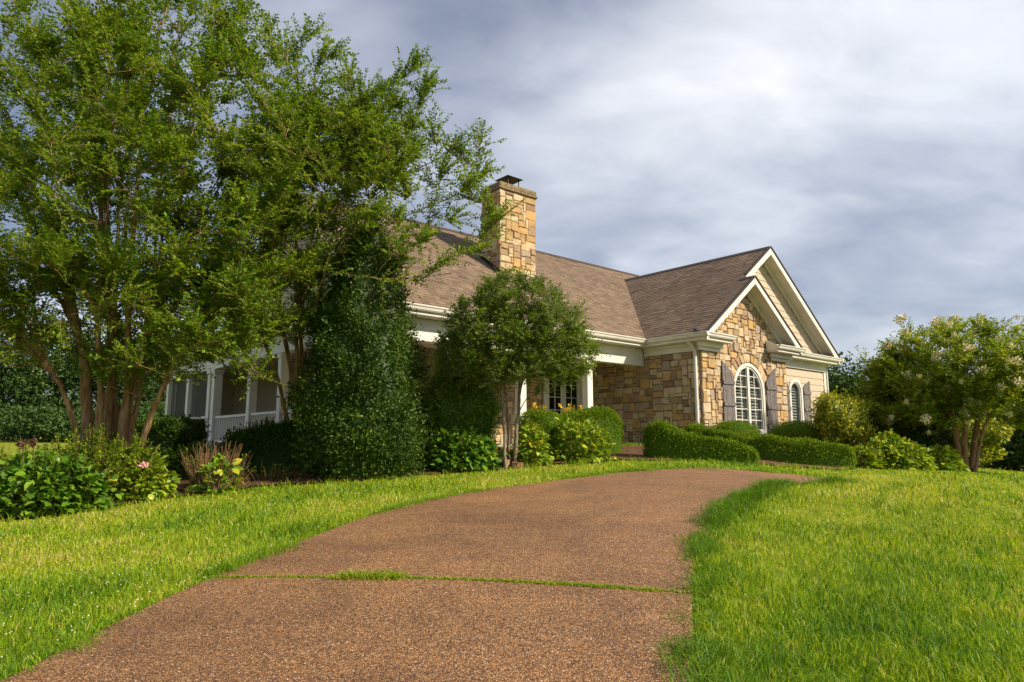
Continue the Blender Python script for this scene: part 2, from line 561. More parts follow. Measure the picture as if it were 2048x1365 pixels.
# ------------------------------------------------------------------ terrain
CTRL = np.array([
    (0, 0, -1.36), (-3, 3.5, -1.24), (0, 3.5, -1.17), (3, 3.5, -1.13), (0, 4.9, -1.01), (-2.2, 5, -1.09), (4, 6, -0.98),
    (0.5, 8, -0.78), (-4, 8, -1.02), (5, 8, -0.66), (6.5, 9.4, -0.62), (9.5, 9.3, -0.74), (13, 8.5, -0.95), (2.5, 11.3, -0.53), (4.2, 9.4, -0.57), (5.0, 13.4, -0.56), (7.0, 12.2, -0.97), (9.8, 12.2, -1.10), (14, 12, -1.3),
    (-1.6, 13, -0.55), (-5.7, 11.6, -0.90), (-7.2, 10.1, -1.10), (-11, 12, -1.15), (5, 15, -0.42), (2.9, 15, -0.32), (8.3, 17, -0.62),
    (5.45, 20, -0.10), (-3.3, 15.3, -0.25), (-5.5, 17.9, -0.2), (-9.0, 23, -0.3), (11.6, 25.8, -0.35), (12.7, 20, -0.77), (10, 15.3, -0.68), (7.5, 15.3, -0.58),
    (20, 20, -1.3), (28, 32, -1.8), (-20, 20, -0.9), (-14, 16, -0.9), (0, 26, -0.1), (4, 34, -0.4), (-12, 32, -0.35), (-22, 34, -0.45),
    (-40, 60, 0.05), (-60, 85, 0.6), (-20, 70, 0.1), (10, 70, -0.6), (50, 70, -2.2), (-8, -6, -1.6), (8, -6, -1.5), (-20, 0, -1.9), (20, 0, -1.8), (0, -25, -2.0), (-40, 30, -0.9), (45, 25, -2.2)], float)


def _fit():
    P = CTRL[:, :2]
    n = len(P)
    d = np.linalg.norm(P[:, None] - P[None], axis=-1)
    K = np.sqrt(d * d + 4.0)
    A = np.zeros((n + 3, n + 3))
    A[:n, :n] = K - 0.02 * np.eye(n)
    A[:n, n] = 1
    A[:n, n + 1:] = P
    A[n, :n] = 1
    A[n + 1:, :n] = P.T
    return np.linalg.solve(A, np.concatenate([CTRL[:, 2], np.zeros(3)]))


_W = _fit()


def gz(x, y):
    x, y = np.asarray(x, float), np.asarray(y, float)
    sh = x.shape
    xf, yf = np.clip(x.ravel(), -75, 75), np.clip(y.ravel(), -35, 110)
    out = np.zeros(xf.shape)
    n = len(CTRL)
    for s in range(0, len(xf), 40000):
        e = slice(s, s + 40000)
        d2 = (xf[e, None] - CTRL[None, :, 0]) ** 2 + (yf[e, None] - CTRL[None, :, 1]) ** 2
        out[e] = np.sqrt(d2 + 4.0) @ _W[:n] + _W[n] + xf[e] * _W[n + 1] + yf[e] * _W[n + 2]
    return out.reshape(sh)


def gp(px, py):
    """where the line of sight through a pixel meets the ground"""
    r = ray(px, py)
    t = np.linspace(2.0, 120, 6000)
    h = r[2] * t - gz(r[0] * t, r[1] * t)
    i = np.argmax(h < 0)
    if h[i] >= 0:
        i = len(t) - 1
    x, y = r[0] * t[i], r[1] * t[i]
    return np.array([x, y, float(gz(x, y))])


def ground_at(px, d):
    x = (px - CX) / 1424.0 * d
    return np.array([x, d, float(gz(x, d))])


def axis_steps():
    a = np.concatenate([np.arange(-14, 16, 0.3), np.geomspace(16, 900, 34)])
    b = -np.geomspace(14.3, 900, 34)[::-1]
    return np.concatenate([b, a])


gx = axis_steps()
gy = np.concatenate([-np.geomspace(3, 600, 20)[::-1], np.arange(-2.7, 27, 0.3), np.geomspace(27.3, 1200, 40)])
GX, GY = np.meshgrid(gx, gy)
GZ = gz(GX, GY)
nx, ny = len(gx), len(gy)
idx = np.arange(nx * ny).reshape(ny, nx)
quads = np.stack([idx[:-1, :-1], idx[:-1, 1:], idx[1:, 1:], idx[1:, :-1]], -1).reshape(-1, 4)
link('lawn_ground', new_mesh('lawn_ground', np.stack([GX, GY, GZ], -1).reshape(-1, 3), quads, True), M['lawn'], kind='structure')

# driveway: edges read off the ground, then continued round the bend
def smooth_line(p, n):
    p = np.asarray(p, float)
    for _ in range(2):
        q = [p[0]]
        for i in range(len(p) - 1):
            q += [0.75 * p[i] + 0.25 * p[i + 1], 0.25 * p[i] + 0.75 * p[i + 1]]
        q.append(p[-1])
        p = np.array(q)
    s = np.concatenate([[0], np.cumsum(np.linalg.norm(np.diff(p, axis=0), axis=1))])
    t = np.linspace(0, s[-1], n)
    return np.stack([np.interp(t, s, p[:, k]) for k in range(p.shape[1])], -1)


dl = [gp(*q)[:2] for q in [(40, 1360), (140, 1304), (270, 1236), (420, 1165), (560, 1108), (660, 1066), (760, 1030), (860, 1004), (980, 983), (1080, 970)]]
dl = [np.array([-3.6, -3.0]), np.array([-3.05, 1.2])] + dl + [np.array([1.55, 12.0]), np.array([3.2, 13.1]), np.array([5.6, 13.7]), np.array([9.0, 13.9]), np.array([14.0, 13.6]), np.array([22.0, 12.0])]
dr = [gp(*q)[:2] for q in [(1392, 1360), (1388, 1290), (1384, 1230), (1384, 1170), (1392, 1110), (1412, 1064), (1444, 1032), (1490, 1003), (1560, 975)]]
dr = [np.array([0.5, -3.0]), np.array([0.75, 1.2])] + dr + [np.array([4.7, 10.45]), np.array([6.6, 11.0]), np.array([9.4, 11.1]), np.array([14.0, 10.6]), np.array([22.0, 9.0])]
ND = 220
DL, DR = smooth_line(dl, ND), smooth_line(dr, ND)
DRIVE_POLY = np.concatenate([DL, DR[::-1]])
# the joint across the drive
jl, jr = gp(420, 1168)[:2], gp(1384, 1196)[:2]
il = int(np.argmin(np.linalg.norm(DL - jl, axis=1)))
ir = int(np.argmin(np.linalg.norm(DR - jr, axis=1)))
drive_root = link('driveway', None, kind='structure')


def slab(L, Rr):
    n, mm = len(L), 14
    s = np.linspace(0, 1, mm)
    XY = L[:, None, :] * (1 - s)[None, :, None] + Rr[:, None, :] * s[None, :, None]
    Z = gz(XY[..., 0], XY[..., 1]) + 0.03
    top = np.concatenate([XY, Z[..., None]], -1).reshape(-1, 3)
    bot = top - np.array([0, 0, 0.1])
    k = n * mm
    ii = np.arange(k).reshape(n, mm)
    q = np.stack([ii[:-1, :-1], ii[:-1, 1:], ii[1:, 1:], ii[1:, :-1]], -1).reshape(-1, 4)
    ring = np.concatenate([ii[0, :-1], ii[:-1, -1], ii[-1, :0:-1], ii[:0:-1, 0]])
    nxt = np.roll(ring, -1)
    side = np.stack([ring + k, nxt + k, nxt, ring], -1)
    return np.concatenate([top, bot]), np.concatenate([q, side])


def resample(p, n):
    return smooth_line(p, n)


NL = 40
cut = 0.012
for (a0, a1, b0, b1) in ((0, il, 0, ir), (il, ND - 1, ir, ND - 1)):
    L = resample(DL[a0:a1 + 1], NL if a0 == 0 else 110)
    Q = resample(DR[b0:b1 + 1], NL if a0 == 0 else 110)
    if a0 == 0:
        L[-1] -= (0, cut); Q[-1] -= (0, cut)
    else:
        L[0] += (0, cut); Q[0] += (0, cut)
    v, f = slab(L, Q)
    me = new_mesh('concrete_slab', v, f)
    me.polygons.foreach_set('use_smooth', np.zeros(len(f), dtype=bool))
    link('concrete_slab', me, M['drive'], drive_root)

# planting bed
bed_edge = [gp(*q)[:2] for q in [(0, 1047), (120, 1034), (210, 1021), (320, 1002), (500, 980), (700, 966), (850, 953), (1020, 941), (1150, 930), (1260, 923), (1400, 926), (1520, 933), (1600, 938), (1700, 944)]]
BED = [np.array([-14.0, 9.0])] + bed_edge + [np.array([9.5, 18.5]), np.array([13.2, 24.0]), np.array([12.0, 26.0]), np.array([5.5, 20.5]), np.array([-3.0, 15.6]), np.array([-12.0, 26.0]), np.array([-14.5, 16.0])]
BED = np.array(BED)
bx_, by_ = np.arange(-14.6, 13.6, 0.16), np.arange(8.8, 26.2, 0.16)
BX, BY = np.meshgrid(bx_, by_)
ins = in_poly(BX, BY, BED)
ii = np.arange(BX.size).reshape(BX.shape)
cell = ins[:-1, :-1] & ins[:-1, 1:] & ins[1:, 1:] & ins[1:, :-1]
q = np.stack([ii[:-1, :-1], ii[:-1, 1:], ii[1:, 1:], ii[1:, :-1]], -1)[cell]
used, inv = np.unique(q, return_inverse=True)
bv = np.stack([BX, BY, gz(BX, BY) + 0.02 + 0.03 * vnoise(np.stack([BX * 3, BY * 3, BX * 0], -1))], -1).reshape(-1, 3)[used]
link('planting_bed', new_mesh('planting_bed', bv, inv.reshape(-1, 4), True), M['mulch'], kind='structure')

# ------------------------------------------------------------------ house
HP = at(1408, 880, 20.0)
HANG = R(90 - 49.3)
uA = np.array([math.cos(HANG), math.sin(HANG)])
uB = np.array([-math.sin(HANG), math.cos(HANG)])
house = thing('house', 'single storey stone and cream shingle house with brown roof and tall chimney', 'house', (HP[0], HP[1], 0), HANG)


def h2w(a, b, z=0.0):
    p = HP[:2] + uA * a + uB * b
    return np.array([p[0], p[1], z])


HOUSE_POLY = [h2w(*q)[:2] for q in [(-0.1, -0.1), (4.9, -0.1), (4.9, 0.3), (8.6, 0.3), (8.6, 12), (-7, 17), (-9.95, 17.3), (-9.95, 1.95), (-0.1, 1.95)]]

S, E0 = 0.74, 3.15
RW, RM = 4.25, 7.2                      # wing ridge (a), main ridge (b)
zW = lambda a: E0 + S * (a + 0.4)
zM = lambda b: E0 + S * (b - 1.66)
RS = 2.36                               # small gable ridge
zR = lambda a: zW(RW) - S * (a - RW)    # wing right slope
zS = lambda a: zW(RS) - S * (a - RS)
BRK, SRK = 0.0, -0.45                   # rake planes: big gable, small gable
RA = 8.9                                # right eave of the wing
SA = 2 * RS + 0.4                       # right eave of the small gable
LA = -9.65                              # left rake of the main roof


def clip(poly, n, c):
    """keep the side n.p <= c of a convex 2-D polygon"""
    out = []
    for i in range(len(poly)):
        p, q = np.asarray(poly[i]), np.asarray(poly[(i + 1) % len(poly)])
        dp, dq = np.dot(n, p) - c, np.dot(n, q) - c
        if dp <= 0:
            out.append(p)
        if dp * dq < 0:
            out.append(p + (q - p) * (dp / (dp - dq)))
    return out


def clip_convex(poly, region):
    reg = [np.asarray(r, float) for r in region]
    area = sum(reg[i][0] * reg[(i + 1) % len(reg)][1] - reg[(i + 1) % len(reg)][0] * reg[i][1] for i in range(len(reg)))
    if area < 0:
        reg = reg[::-1]
    for i in range(len(reg)):
        d = reg[(i + 1) % len(reg)] - reg[i]
        n = np.array([d[1], -d[0]])
        poly = clip(poly, n, np.dot(n, reg[i]))
        if len(poly) < 3:
            return []
    return poly


def roof_plane(regions, to3, run, name_seed, row=0.145):
    """regions: convex polygons in (u along eave, v plan distance up the slope).  to3(u,v)->(a,b,z).
    Deck, soffit below, and one mesh of overlapping shingle tabs."""
    r = random.Random(name_seed)
    deck, sof = MB(), MB()
    for reg in regions:
        top = [np.array(to3(u, v)) - (0, 0, 0.012) for u, v in reg]
        deck.prism(top, (0, 0, -0.035))
        sof.prism([t - (0, 0, 0.05) for t in top], (0, 0, -0.06))
    d = deck.build('roof_slope', M['roofedge'], house)
    sof.build('soffit', M['white'], house)
    nrm = np.cross(np.array(to3(1, 0)) - to3(0, 0), np.array(to3(0, 1)) - to3(0, 0))
    nrm = nrm / np.linalg.norm(nrm)
    if nrm[2] < 0:
        nrm = -nrm
    V, Fc, rn = [], [], []
    us = [q[0] for g in regions for q in g]
    vs = [q[1] for g in regions for q in g]
    dv = row / math.sqrt(1 + S * S)
    v0 = min(vs)
    while v0 < max(vs):
        u0 = min(us) - r.random() * 0.3
        while u0 < max(us):
            w = r.uniform(0.14, 0.34)
            lo = v0 + (r.random() < 0.5) * dv * 0.14
            rect = [(u0 + 0.004, lo), (u0 + w - 0.004, lo), (u0 + w - 0.004, v0 + dv * 1.25), (u0 + 0.004, v0 + dv * 1.25)]
            val = min(1, max(0, r.gauss(0.5, 0.19)))
            for reg in regions:
                pg = clip_convex(rect, reg)
                if len(pg) >= 3:
                    base = len(V)
                    vmin, vmax = v0, v0 + dv * 1.25
                    top, bot = [], []
                    for p in pg:
                        t = (p[1] - vmin) / (vmax - vmin)
                        P = np.array(to3(p[0], p[1]))
                        top.append(P + nrm * (0.013 * (1 - t) + 0.001))
                        bot.append(P - nrm * 0.008)
                    k = len(pg)
                    V += top + bot
                    rn += [val] * (2 * k)
                    Fc.append([base + i for i in range(k)])
                    for i in range(k):
                        j = (i + 1) % k
                        Fc.append([base + j, base + i, base + k + i, base + k + j])
            u0 += w
        v0 += dv
    me = new_mesh('shingles', np.array(V), Fc, rnd=rn)
    link('shingles', me, M['roof'], d, kind='stuff')
    return d


# wing left slope (u along b, v along a), valley where it meets the main front slope
val_b = lambda a: 1.66 + (a + 0.4)
roof_plane([[(SRK, 0), (val_b(-0.4), 0), (val_b(RS), RS + 0.4), (SRK, RS + 0.4)],
            [(BRK, RS + 0.4), (val_b(RS), RS + 0.4), (val_b(RW), RW + 0.4), (BRK, RW + 0.4)]],
           lambda u, v: (v - 0.4, u, zW(v - 0.4)), 0, 1)
# wing right slope
roof_plane([[(BRK, 0), (12.7, 0), (12.7, RA - RW), (BRK, RA - RW)]], lambda u, v: (RA - v, u, zR(RA - v)), 0, 2)
# small gable right slope, dies into the big gable wall
roof_plane([[(SRK, 0), (0.42, 0), (0.42, SA - RS), (SRK, SA - RS)]], lambda u, v: (SA - v, u, zS(SA - v)), 0, 3)
# main front slope
roof_plane([[(LA, 0), (-0.4, 0), (RW, RW + 0.4), (RW, RM - 1.66), (LA, RM - 1.66)],
            [(RW, RW + 0.4), (RW + 4.0, 0.65), (RW + 4.0, RM - 1.66), (RW, RM - 1.66)]],
           lambda u, v: (u, v + 1.66, zM(v + 1.66)), 0, 4)
# main back slope
bk = MB()
bk.prism([(LA, RM, zM(RM)), (RW + 4.0, RM, zM(RM)), (RW + 4.0, 2 * RM - 1.66, E0), (LA, 2 * RM - 1.66, E0)], (0, 0, -0.1))
bk.build('roof_slope', M['roofedge'], house)
# skirt roof above the left porch, and the porch roof behind
SK = 0.62
roof_plane([[(1.66, 0), (17.5, 0), (17.5, 0.75), (2.41, 0.75)]], lambda u, v: (-10.12 + v, u, E0 + SK * v), 0, 5)
bk = MB()
bk.prism([(-9.37, 12.6, E0 + SK * .75), (-9.37, 17.5, E0 + SK * .75), (-6.6, 17.5, E0 + SK * 3.5), (-6.6, 12.6, E0 + SK * 3.5)], (0, 0, -0.1))
bk.build('roof_slope', M['roofedge'], house)
# ridge caps
cap = MB()
cap.prism([(LA, RM - 0.15, zM(RM - 0.15) + 0.03), (LA, RM, zM(RM) + 0.035), (LA, RM + 0.15, zM(RM - 0.15) + 0.03)], (RW + 2 - LA, 0, 0))
cap.build('ridge_cap', M['roofedge'], house)
cap = MB()
cap.prism([(RW - 0.15, BRK, zW(RW - 0.15) + 0.03), (RW, BRK, zW(RW) + 0.035), (RW + 0.15, BRK, zW(RW - 0.15) + 0.03)], (0, 6.4, 0))
cap.build('ridge_cap', M['roofedge'], house)
cap = MB()
cap.prism([(RS - 0.14, SRK, zW(RS - 0.14) + 0.03), (RS, SRK, zW(RS) + 0.035), (RS + 0.14, SRK, zW(RS - 0.14) + 0.03)], (0, 0.44, 0))
cap.build('ridge_cap', M['roofedge'], house)

# rake boards
def rake(a0, a1, zf, b, h, t, name='rake_board', drop=0.0):
    m = MB()
    m.prism([(a0, b, zf(a0) - drop), (a1, b, zf(a1) - drop), (a1, b, zf(a1) - drop - h), (a0, b, zf(a0) - drop - h)], (0, -t, 0))
    return m.build(name, M['white'], house)


rake(-0.38, RS, zW, SRK, 0.24, 0.045)
rake(RS + 0.001, SA - 0.02, zS, SRK, 0.24, 0.045)
rake(RS + 0.25, RW, zW, BRK, 0.26, 0.045)
rake(RW + 0.001, RA - 0.02, zR, BRK, 0.26, 0.045)
for (a0, a1, zf, b) in ((-0.36, RS, zW, SRK - 0.045), (RS + .002, SA, zS, SRK - 0.045), (RS + .25, RW, zW, BRK - 0.045), (RW + .002, RA, zR, BRK - 0.045)):
    m = MB()
    m.prism([(a0, b + 0.08, zf(a0) + 0.022), (a1, b + 0.08, zf(a1) + 0.022), (a1, b + 0.08, zf(a1) - 0.028), (a0, b + 0.08, zf(a0) - 0.028)], (0, -0.11, 0))
    m.build('drip_edge', M['roofedge'], house)
# frieze boards on the gable walls under the soffits
rake(0.05, RS, zW, -0.012, 0.20, 0.05, 'frieze_board', 0.125)
rake(RS + 0.001, 4.70, zS, -0.012, 0.20, 0.05, 'frieze_board', 0.125)
rake(RS + 0.4, RW, zW, 0.388, 0.20, 0.05, 'frieze_board', 0.125)
rake(RW + 0.001, 8.45, zR, 0.388, 0.20, 0.05, 'frieze_board', 0.125)

# gutters
GPROF = [(0.0, -0.13), (0.06, -0.13), (0.085, -0.10), (0.10, -0.055), (0.125, -0.03), (0.13, 0.0), (0.118, 0.0), (0.112, -0.02), (0.012, -0.02), (0.0, 0.0)]


def gutter(p0, p1, out, name='gutter'):
    m = MB()
    m.sweep(GPROF, [(p0, out), (p1, out)])
    return m.build(name, M['white'], house)


GZ0 = E0 + 0.015
gutter((-0.4, SRK - 0.13, GZ0), (-0.4, 1.66, GZ0), (-1, 0))
gutter((-10.25, 1.66, GZ0), (-0.53, 1.66, GZ0), (0, -1))
gutter((-10.12, 1.66, GZ0), (-10.12, 17.5, GZ0), (-1, 0))
gutter((-0.4, SRK, GZ0 - .004), (1.05, SRK, GZ0 - .004), (0, -1))
gutter((3.55, SRK, GZ0 - .004), (SA + 0.13, SRK, GZ0 - .004), (0, -1))
gutter((SA + 0.14, BRK, GZ0), (RA + 0.14, BRK, GZ0), (0, -1))
gutter((RA, 12.7, GZ0), (RA, BRK - 0.13, GZ0), (1, 0))
# cornices: fascia + horizontal soffit + frieze
def cornice(name, *boxes):
    m = MB()
    for b in boxes:
        m.box(*b)
    return m.build(name, M['white'], house, bevel=0.006)


cornice('cornice', (-0.402, -0.03, -0.41, 1.99, 2.95, 3.0), (-0.40, -0.36, -0.40, 1.99, 3.003, 3.13))
cornice('frieze_board', (-0.075, -0.032, 0.0, 1.99, 2.70, 2.947), (-0.12, -0.077, 0.0, 1.99, 2.86, 2.945))
cornice('cornice', (-9.9, -0.41, 1.662, 2.04, 2.95, 3.0), (-9.9, -0.41, 1.664, 1.70, 3.003, 3.13))
cornice('cornice', (-10.11, -9.9, 1.7, 17.4, 2.95, 3.0), (-10.115, -10.07, 1.7, 17.4, 3.003, 3.13))
# cornice returns of the small gable
for a0, a1 in ((-0.39, 1.0), (3.6, SA)):
    cornice('cornice_return', (a0, a1, SRK + 0.003, -0.055, 2.945, 3.005), (a0 + .003, a1 - .003, SRK + 0.006, -0.055, 3.008, 3.12),
            (a0 + .15, a1 - .12, -0.2, -0.06, 2.80, 2.942), (a0 + .2, a1 - .17, -0.13, -0.062, 2.70, 2.797))
    m = MB()
    m.prism([(a0, SRK, 3.125), (a0, -0.06, 3.30), (a0, -0.06, 3.125)], (a1 - a0, 0, 0))
    m.build('return_roof', M['roofedge'], house)
    e = a1 if a0 < 0 else a0
    m = MB()
    m.prism([(e, SRK + .004, 3.0), (e, SRK + .004, 3.15), (e, -0.058, 3.34), (e, -0.058, 3.0)], (0.03 if a0 < 0 else -0.03, 0, 0))
    m.build('return_end_board', M['white'], house)
# right cornice of the big gable: pent roof strip between bay and corner
cornice('cornice', (SA + .01, RA, 0.003, 0.385, 2.945, 3.005), (SA + .01, RA - .003, 0.006, 0.05, 3.008, 3.12))
cornice('frieze_board', (4.86, 8.5, 0.335, 0.385, 2.66, 2.94), (4.86, 8.5, 0.30, 0.333, 2.86, 2.938))
roof_plane([[(SA, 0), (RA - 0.05, 0), (RA - 0.05, 0.38), (SA, 0.38)]], lambda u, v: (u, v, 3.135 + 0.42 * v), 0, 6)


# ---- stones
def pack(w, h, cell, r, wmax=4, hmax=3):
    nxx, nyy = int(round(w / cell)), int(round(h / cell))
    g = [[False] * nxx for _ in range(nyy)]
    out = []
    for y in range(nyy):
        for x in range(nxx):
            if g[y][x]:
                continue
            ww = r.choice([2, 2, 3, 3, 3, 4, 4, 5][:4 + wmax])
            hh = r.choice([1, 2, 2, 2, 2, 3, 3][:4 + hmax])
            if ww >= 4 and hh >= 3 and r.random() < 0.6:
                hh = 2
            k = 0
            while k < ww and x + k < nxx and not g[y][x + k]:
                k += 1
            ww = k
            if nxx - (x + ww) == 1:
                ww += 1 if not g[y][nxx - 1] else 0
            if nyy - (y + hh) <= 0:
                hh = nyy - y
            for yy in range(y, y + hh):
                for xx in range(x, x + ww):
                    g[yy][xx] = True
            out.append((x * cell, y * cell, (x + ww) * cell, (y + hh) * cell))
    # split the tall slivers one cell wide
    return out


def stone_mesh(poly, r, depth, gap=0.007):
    """poly convex 2-D (CCW or CW) -> mesh in local (x, y=-depth outwards, z) about its centre"""
    p = [np.asarray(q, float) for q in poly]
    ar = sum(p[i][0] * p[(i + 1) % len(p)][1] - p[(i + 1) % len(p)][0] * p[i][1] for i in range(len(p)))
    if abs(ar) < 0.003:
        return None, None
    if ar < 0:
        p = p[::-1]
    c = sum(p) / len(p)
    sz = np.ptp(np.array(p), axis=0)
    q = []
    for v in p:
        d = v - c
        k = np.array([max(0.2, 1 - gap / max(abs(d[0]), 0.02)), max(0.2, 1 - gap / max(abs(d[1]), 0.02))])
        q.append(d * k + np.array([r.uniform(-1, 1), r.uniform(-1, 1)]) * min(0.02, 0.085 * sz.min()))
    if len(q) == 4 and r.random() < 0.55:         # knock one corner off
        i = r.randrange(4)
        a, b, cc = q[i - 1], q[i], q[(i + 1) % 4]
        t = r.uniform(0.10, 0.24)
        q[i:i + 1] = [b + (a - b) * t, b + (cc - b) * t]
    n = len(q)
    dd = depth * r.uniform(0.45, 1.4)
    tilt = np.array([r.uniform(-1, 1), r.uniform(-1, 1)]) * 0.05
    V = [(v[0], 0.02, v[1]) for v in q]
    V += [(v[0], -dd * 0.55 - np.dot(tilt, v) * .5, v[1]) for v in q]
    V += [(v[0] * 0.88, -dd - np.dot(tilt, v) * .8, v[1] * 0.86) for v in q]
    Fc = []
    for lv in (0, 1):
        for i in range(n):
            j = (i + 1) % n
            Fc.append([lv * n + i, lv * n + j, lv * n + n + j, lv * n + n + i])
    Fc.append([2 * n + i for i in range(n)])
    return new_mesh('stone', np.array(V), Fc), c


def lay_stones(parent, polys, to3, rotz, r, depth=0.045):
    """to3(x, y) -> house coordinates on the wall face; rotz turns the stone's -y to face outwards"""
    k = 0
    for pg in polys:
        me, c = stone_mesh(pg, r, depth)
        if me is None:
            continue
        o = link('stone', me, M['stone'], parent, to3(c[0], c[1]))
        o.rotation_euler = (0, 0, rotz)
        k += 1
    return k


rs = random.Random(11)
# arched window in the bay
WX, WR, WB, WSP = 2.50, 0.90, 0.33, 1.62        # centre a, half width, bottom z, spring line z
CELL = 0.100
wall = MB()
wall.prism([(0.0, 0, -0.5), (WX - WR, 0, -0.5), (WX - WR, 0, zW(WX - WR) - 0.13), (0, 0, zW(0) - 0.13)], (0, 0.2, 0))
wall.prism([(WX + WR, 0, -0.5), (4.75, 0, -0.5), (4.75, 0, zS(4.75) - 0.13), (WX + WR, 0, zS(WX + WR) - 0.13)], (0, 0.2, 0))
arc = [(WX + WR * math.cos(t), 0, WSP + WR * math.sin(t)) for t in np.linspace(math.pi, 0, 19)]
for i in range(18):
    p, q = arc[i], arc[i + 1]
    zt = lambda a: min(zW(a), zS(a)) - 0.13
    if p[0] < RS < q[0]:
        wall.prism([p, q, (q[0], 0, zt(q[0])), (RS, 0, zt(RS)), (p[0], 0, zt(p[0]))], (0, 0.2, 0))
    else:
        wall.prism([p, q, (q[0], 0, zt(q[0])), (p[0], 0, zt(p[0]))], (0, 0.2, 0))
wall.box(WX - WR, WX + WR, 0, 0.2, -0.5, WB)
bay = wall.build('stone_wall', M['mortar'], house)
polys = []
RO = WR + 0.30
for (x0, y0, x1, y1) in pack(4.75, 5.7, CELL, rs):
    y0, y1 = y0 - 0.4, y1 - 0.4
    if y1 < 0.05:
        continue
    pg = [np.array(q) for q in ((x0, y0), (x1, y0), (x1, y1), (x0, y1))]
    pg = clip(pg, np.array([-S, 1.0]), E0 + S * 0.4 - 0.15)
    if len(pg) >= 3:
        pg = clip(pg, np.array([S, 1.0]), zW(RS) + S * RS - 0.15)
    if len(pg) < 3:
        continue
    c = sum(pg) / len(pg)
    if c[1] < WSP and abs(c[0] - WX) < WR + 0.35:
        if c[1] > WB - 0.05:
            if c[0] < WX:
                pg = clip(pg, np.array([1.0, 0]), WX - WR - 0.005)
            else:
                pg = clip(pg, np.array([-1.0, 0]), -(WX + WR + 0.005))
        elif abs(c[0] - WX) < WR:
            pg = clip(pg, np.array([0, 1.0]), WB - 0.03)
    if len(pg) < 3:
        continue
    c = sum(pg) / len(pg)
    if c[1] > WSP - 0.2:
        d = c - np.array([WX, WSP])
        dl_ = np.linalg.norm(d)
        if dl_ < RO + 0.4 and c[1] > WSP:
            nn = d / dl_
            pg = clip(pg, -nn, -(np.dot(nn, np.array([WX, WSP])) + RO + 0.005))
    if len(pg) >= 3:
        polys.append(pg)
nv = 17
for i in range(nv):
    t0, t1 = math.pi * i / nv, math.pi * (i + 1) / nv
    ro = RO - 0.01
    polys.append([np.array([WX + rr * math.cos(t), WSP + rr * math.sin(t)]) for rr, t in ((WR + 0.01, t0), (ro, t0), (ro, t1), (WR + 0.01, t1))])
n1 = lay_stones(bay, polys, lambda x, y: (x, -0.001, y), 0.0, rs)
# wing side wall, facing the porch
m = MB()
m.box(0, 0.2, 0.2, 4.6, -0.5, 3.1)
sidew = m.build('stone_wall', M['mortar'], house)
polys = []
for (x0, y0, x1, y1) in pack(4.35, 3.25, CELL, rs):
    polys.append([np.array(q) for q in ((x0, y0 - .4), (x1, y0 - .4), (x1, y1 - .4), (x0, y1 - .4))])
n2 = lay_stones(sidew, polys, lambda x, y: (-0.001, 4.35 - x, y), R(-90), rs)
# back wall of the porch with the french doors
m = MB()
m.box(-7.3, -2.1, 4.4, 4.6, -0.2, 3.0).box(-0.35, 0.0, 4.4, 4.6, -0.2, 3.0).box(-2.1, -0.35, 4.4, 4.6, 2.42, 3.0)
porchw = m.build('stone_wall', M['mortar'], house)
polys = []
for (x0, y0, x1, y1) in pack(3.0, 2.58, CELL, rs):
    polys.append([np.array(q) for q in ((x0 - 5.2, y0), (x1 - 5.2, y0), (x1 - 5.2, y1), (x0 - 5.2, y1))])
n3 = lay_stones(porchw, polys, lambda x, y: (x, 4.399, y), 0.0, rs)
# french doors
door = MB()
door.box(-2.12, -1.98, 4.36, 4.45, 0.02, 2.45).box(-0.47, -0.34, 4.36, 4.45, 0.02, 2.45).box(-2.12, -0.34, 4.355, 4.45, 2.452, 2.58)
dr_o = door.build('french_door', M['white'], house)
for x0 in (-1.97, -1.22):
    x1 = x0 + 0.74
    m = MB()
    m.box(x0, x0 + .11, 4.39, 4.44, .03, 2.44).box(x1 - .11, x1, 4.39, 4.44, .03, 2.44).box(x0 + .11, x1 - .11, 4.39, 4.44, .03, .28).box(x0 + .11, x1 - .11, 4.39, 4.44, 2.32, 2.44)
    m.build('door_leaf', M['white'], dr_o)
    m = MB()
    m.box((x0 + x1) / 2 - .012, (x0 + x1) / 2 + .012, 4.392, 4.43, .28, 2.32)
    for zc in (0.69, 1.1, 1.51, 1.92):
        m.box(x0 + .11, x1 - .11, 4.394, 4.428, zc - .012, zc + .012)
    m.build('muntin_grid', M['white'], dr_o)
    m = MB()
    m.box(x0 + .1, x1 - .1, 4.412, 4.418, .27, 2.33)
    m.build('pane', M['glass'], dr_o)

m = MB()
m.box(-7.05, 8.45, 12.2, 12.35, -0.4, 3.05)
m.build('back_wall', M['cream'], house)
m = MB()
m.box(-2.3, -0.1, 5.3, 5.32, 0.0, 2.7).box(-2.3, -2.28, 4.62, 5.29, 0.0, 2.7).box(-2.3, -0.1, 4.62, 5.29, -0.02, 0.0).box(-2.3, -0.1, 4.62, 5.29, 2.71, 2.73)
m.build('room_backdrop', M['dark'], dr_o)

# downspout at the stone corner
m = MB()
pts = [(-0.33, 0.22, 3.03), (-0.30, 0.20, 2.94), (-0.16, 0.14, 2.80), (-0.11, 0.12, 2.68), (-0.105, 0.12, 1.5), (-0.105, 0.12, 0.0), (-0.12, 0.11, -0.12), (-0.26, 0.10, -0.22)]
m.tube(pts, [0.055] * 8, 8)
m.build('downspout', M['white'], house, smooth=True)
m = MB()
m.tube([(8.66, 0.30, 3.0), (8.62, 0.33, 2.9), (8.57, 0.36, 2.75), (8.57, 0.36, -0.2)], [0.045] * 4, 8)
m.build('downspout', M['white'], house, smooth=True)

